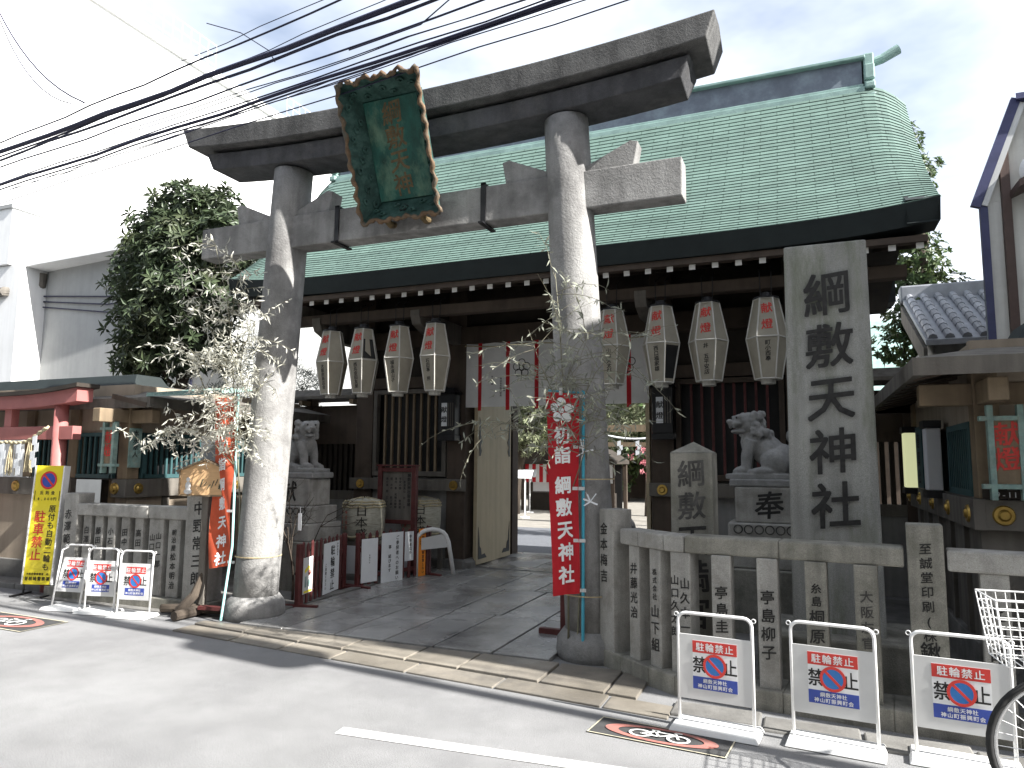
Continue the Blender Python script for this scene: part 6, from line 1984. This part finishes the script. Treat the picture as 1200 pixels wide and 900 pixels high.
for x, y, lb in ((-7.85, 20.1, 'small white notice on a thin pole in the gravel court, nearer of two'), (-8.5, 22.2, 'small white notice on a thin pole in the gravel court, farther of two')):
    t = thing('notice_stand', lb, 'notice stand', (x, y, 0))
    b = MB(); b.tube([(x, y, 0), (x, y, 1.25)], .025, 8); b.lathe((x, y, 0), [(.15, 0), (.14, .04), (.03, .06)], 14); b.build('pole', 'white', t)
    b = MB(); b.ob((x, y - .03, 1.30), X, Vector((0, .6, .8)), Vector((0, -.8, .6)), .24, .15, .012); b.build('panel', 'paper', t)
for x, y, lb in ((-9.2, 21.0, 'narrow red banner just right of the open tan door leaf'),):
    t = thing('court_banner', lb, 'banner', (x, y, 0))
    b = MB(); b.bx(x - .25, x + .25, y, y + .01, .9, 3.3); b.build('banner_cloth', 'redcloth', t)
    b = MB(); b.tube([(x + .27, y, 0), (x + .27, y, 3.4)], .02, 8); b.build('pole', 'white', t)
t = thing('plant_pot', 'small white plant pot on the court gravel beside the door leaf', 'plant pot', (-9.0, 20.6, 0))
b = MB(); b.lathe((-9.0, 20.6, 0), [(.12, 0), (.17, .28), (.18, .3), (.15, .3)], 16); b.build('pot', 'white', t, smooth=True)
t = thing('worship_hall', 'dim timber hall with a grey roof at the far side of the inner court', 'hall', (-6, 36, 0))
b = MB(); b.bx(-18, 6, 34, 42, .0, 4.2); b.build('wall', 'wood', t)
b = MB(); b.prism([(32, 4.0), (44, 4.0), (39.5, 8.5), (37.5, 8.5)], (-20, 0, 0), Y, Z, X, 28); b.build('roof', 'copper2', t)
t = thing('court_torii', 'small pale torii with a white rope in the inner court right of the torii pillar', 'torii gate', (-4.2, 19.0, 0))
b = MB()
for x in (-5.2, -3.2): b.tube([(x, 19, 0), (x, 19, 2.55)], [.10, .09], 16)
b.build('pillars', 'wood_tan', t)
b = MB(); b.bx(-5.6, -2.8, 18.9, 19.1, 2.5, 2.68); b.bx(-5.4, -3.0, 18.95, 19.05, 2.1, 2.22); b.build('lintels', 'wood_tan', t)
b = MB(); b.tube([(-5.2 + 2 * k / 20, 18.87, 2.45 - .15 * math.sin(math.pi * k / 20)) for k in range(21)], .03, 6)
for x in (-4.7, -4.2, -3.7):
    for k in range(3): b.prism([(0, 0), (.1, .03), (.1, .16), (0, .13)], (x + (.05 if k % 2 else 0), 18.84, 2.1 - .12 * k), X, Z, NY, .003)
b.build('white_rope', 'paper', t)
t = thing('covered_bundle', 'dark tarpaulin bundle on the ground of the inner court right of the torii pillar', 'bundle', (-4.3, 16.3, 0))
b = MB(); b.ell((-4.4, 16.3, .18), (.45, .3, .22), rot3(0, R(15), 0)); b.ell((-3.95, 16.2, .24), (.35, .3, .26), rot3(0, R(28), 0)); b.build('tarpaulin', 'rubber', t)

# ================================================================== unseen pole added beyond the frame on the right to shade the road
t = thing('shadow_pole', 'unseen concrete utility pole with a transformer, added to cast the road shadow', 'utility pole', (6.2, 3.72, 0))
b = MB(); b.tube([(6.2, 3.72, 0), (6.2, 3.72, 11)], [.08, .06], 16); b.build('pole', 'concrete', t, smooth=True)
for dx in (-.4,):
    b = MB(); b.lathe((6.2 + dx, 3.72, 7.4), [(.05, 0), (.27, .05), (.27, .85), (.05, .95)], 16); b.build('transformer', 'concrete', t)
b = MB(); b.bx(5.0, 7.4, 3.68, 3.76, 9.4, 9.5); b.build('cross_arm', 'wood_grey', t)

# houses across the narrow street, behind the viewer
for i, (x0, x1, y1, h, m, lb) in enumerate(((-24, -9, -2.2, 8.5, 'concrete', 'plain grey house across the street, facing the vermilion torii'), (-8.6, 3.2, -1.9, 9.5, 'creamwall', 'cream house across the street, facing the stone torii'), (3.6, 18, -2.3, 8.0, 'plaster', 'dark grey house across the street, facing the stone fence with the monument'))):
    t = thing('opposite_house', lb, 'house', ((x0 + x1) / 2, y1, 0))
    b = MB(); b.bx(x0, x1, y1 - 8, y1, 0, h); b.build('wall', m, t)
    b = MB(); b.bx(x0 - .2, x1 + .2, y1 - 8.2, y1 + .3, h, h + .2); b.build('roof', 'concrete', t)
    x = x0 + 1.0
    while x < x1 - 2:
        for zz in (1.0, 4.2):
            b = MB(); b.bx(x, x + 1.5, y1, y1 + .04, zz, zz + 1.5); w = b.build('window', 'wood_grey', t)
            b = MB(); b.bx(x + .07, x + 1.43, y1 + .04, y1 + .045, zz + .07, zz + 1.43); b.build('pane', 'glassdark', w)
        x += 3.2
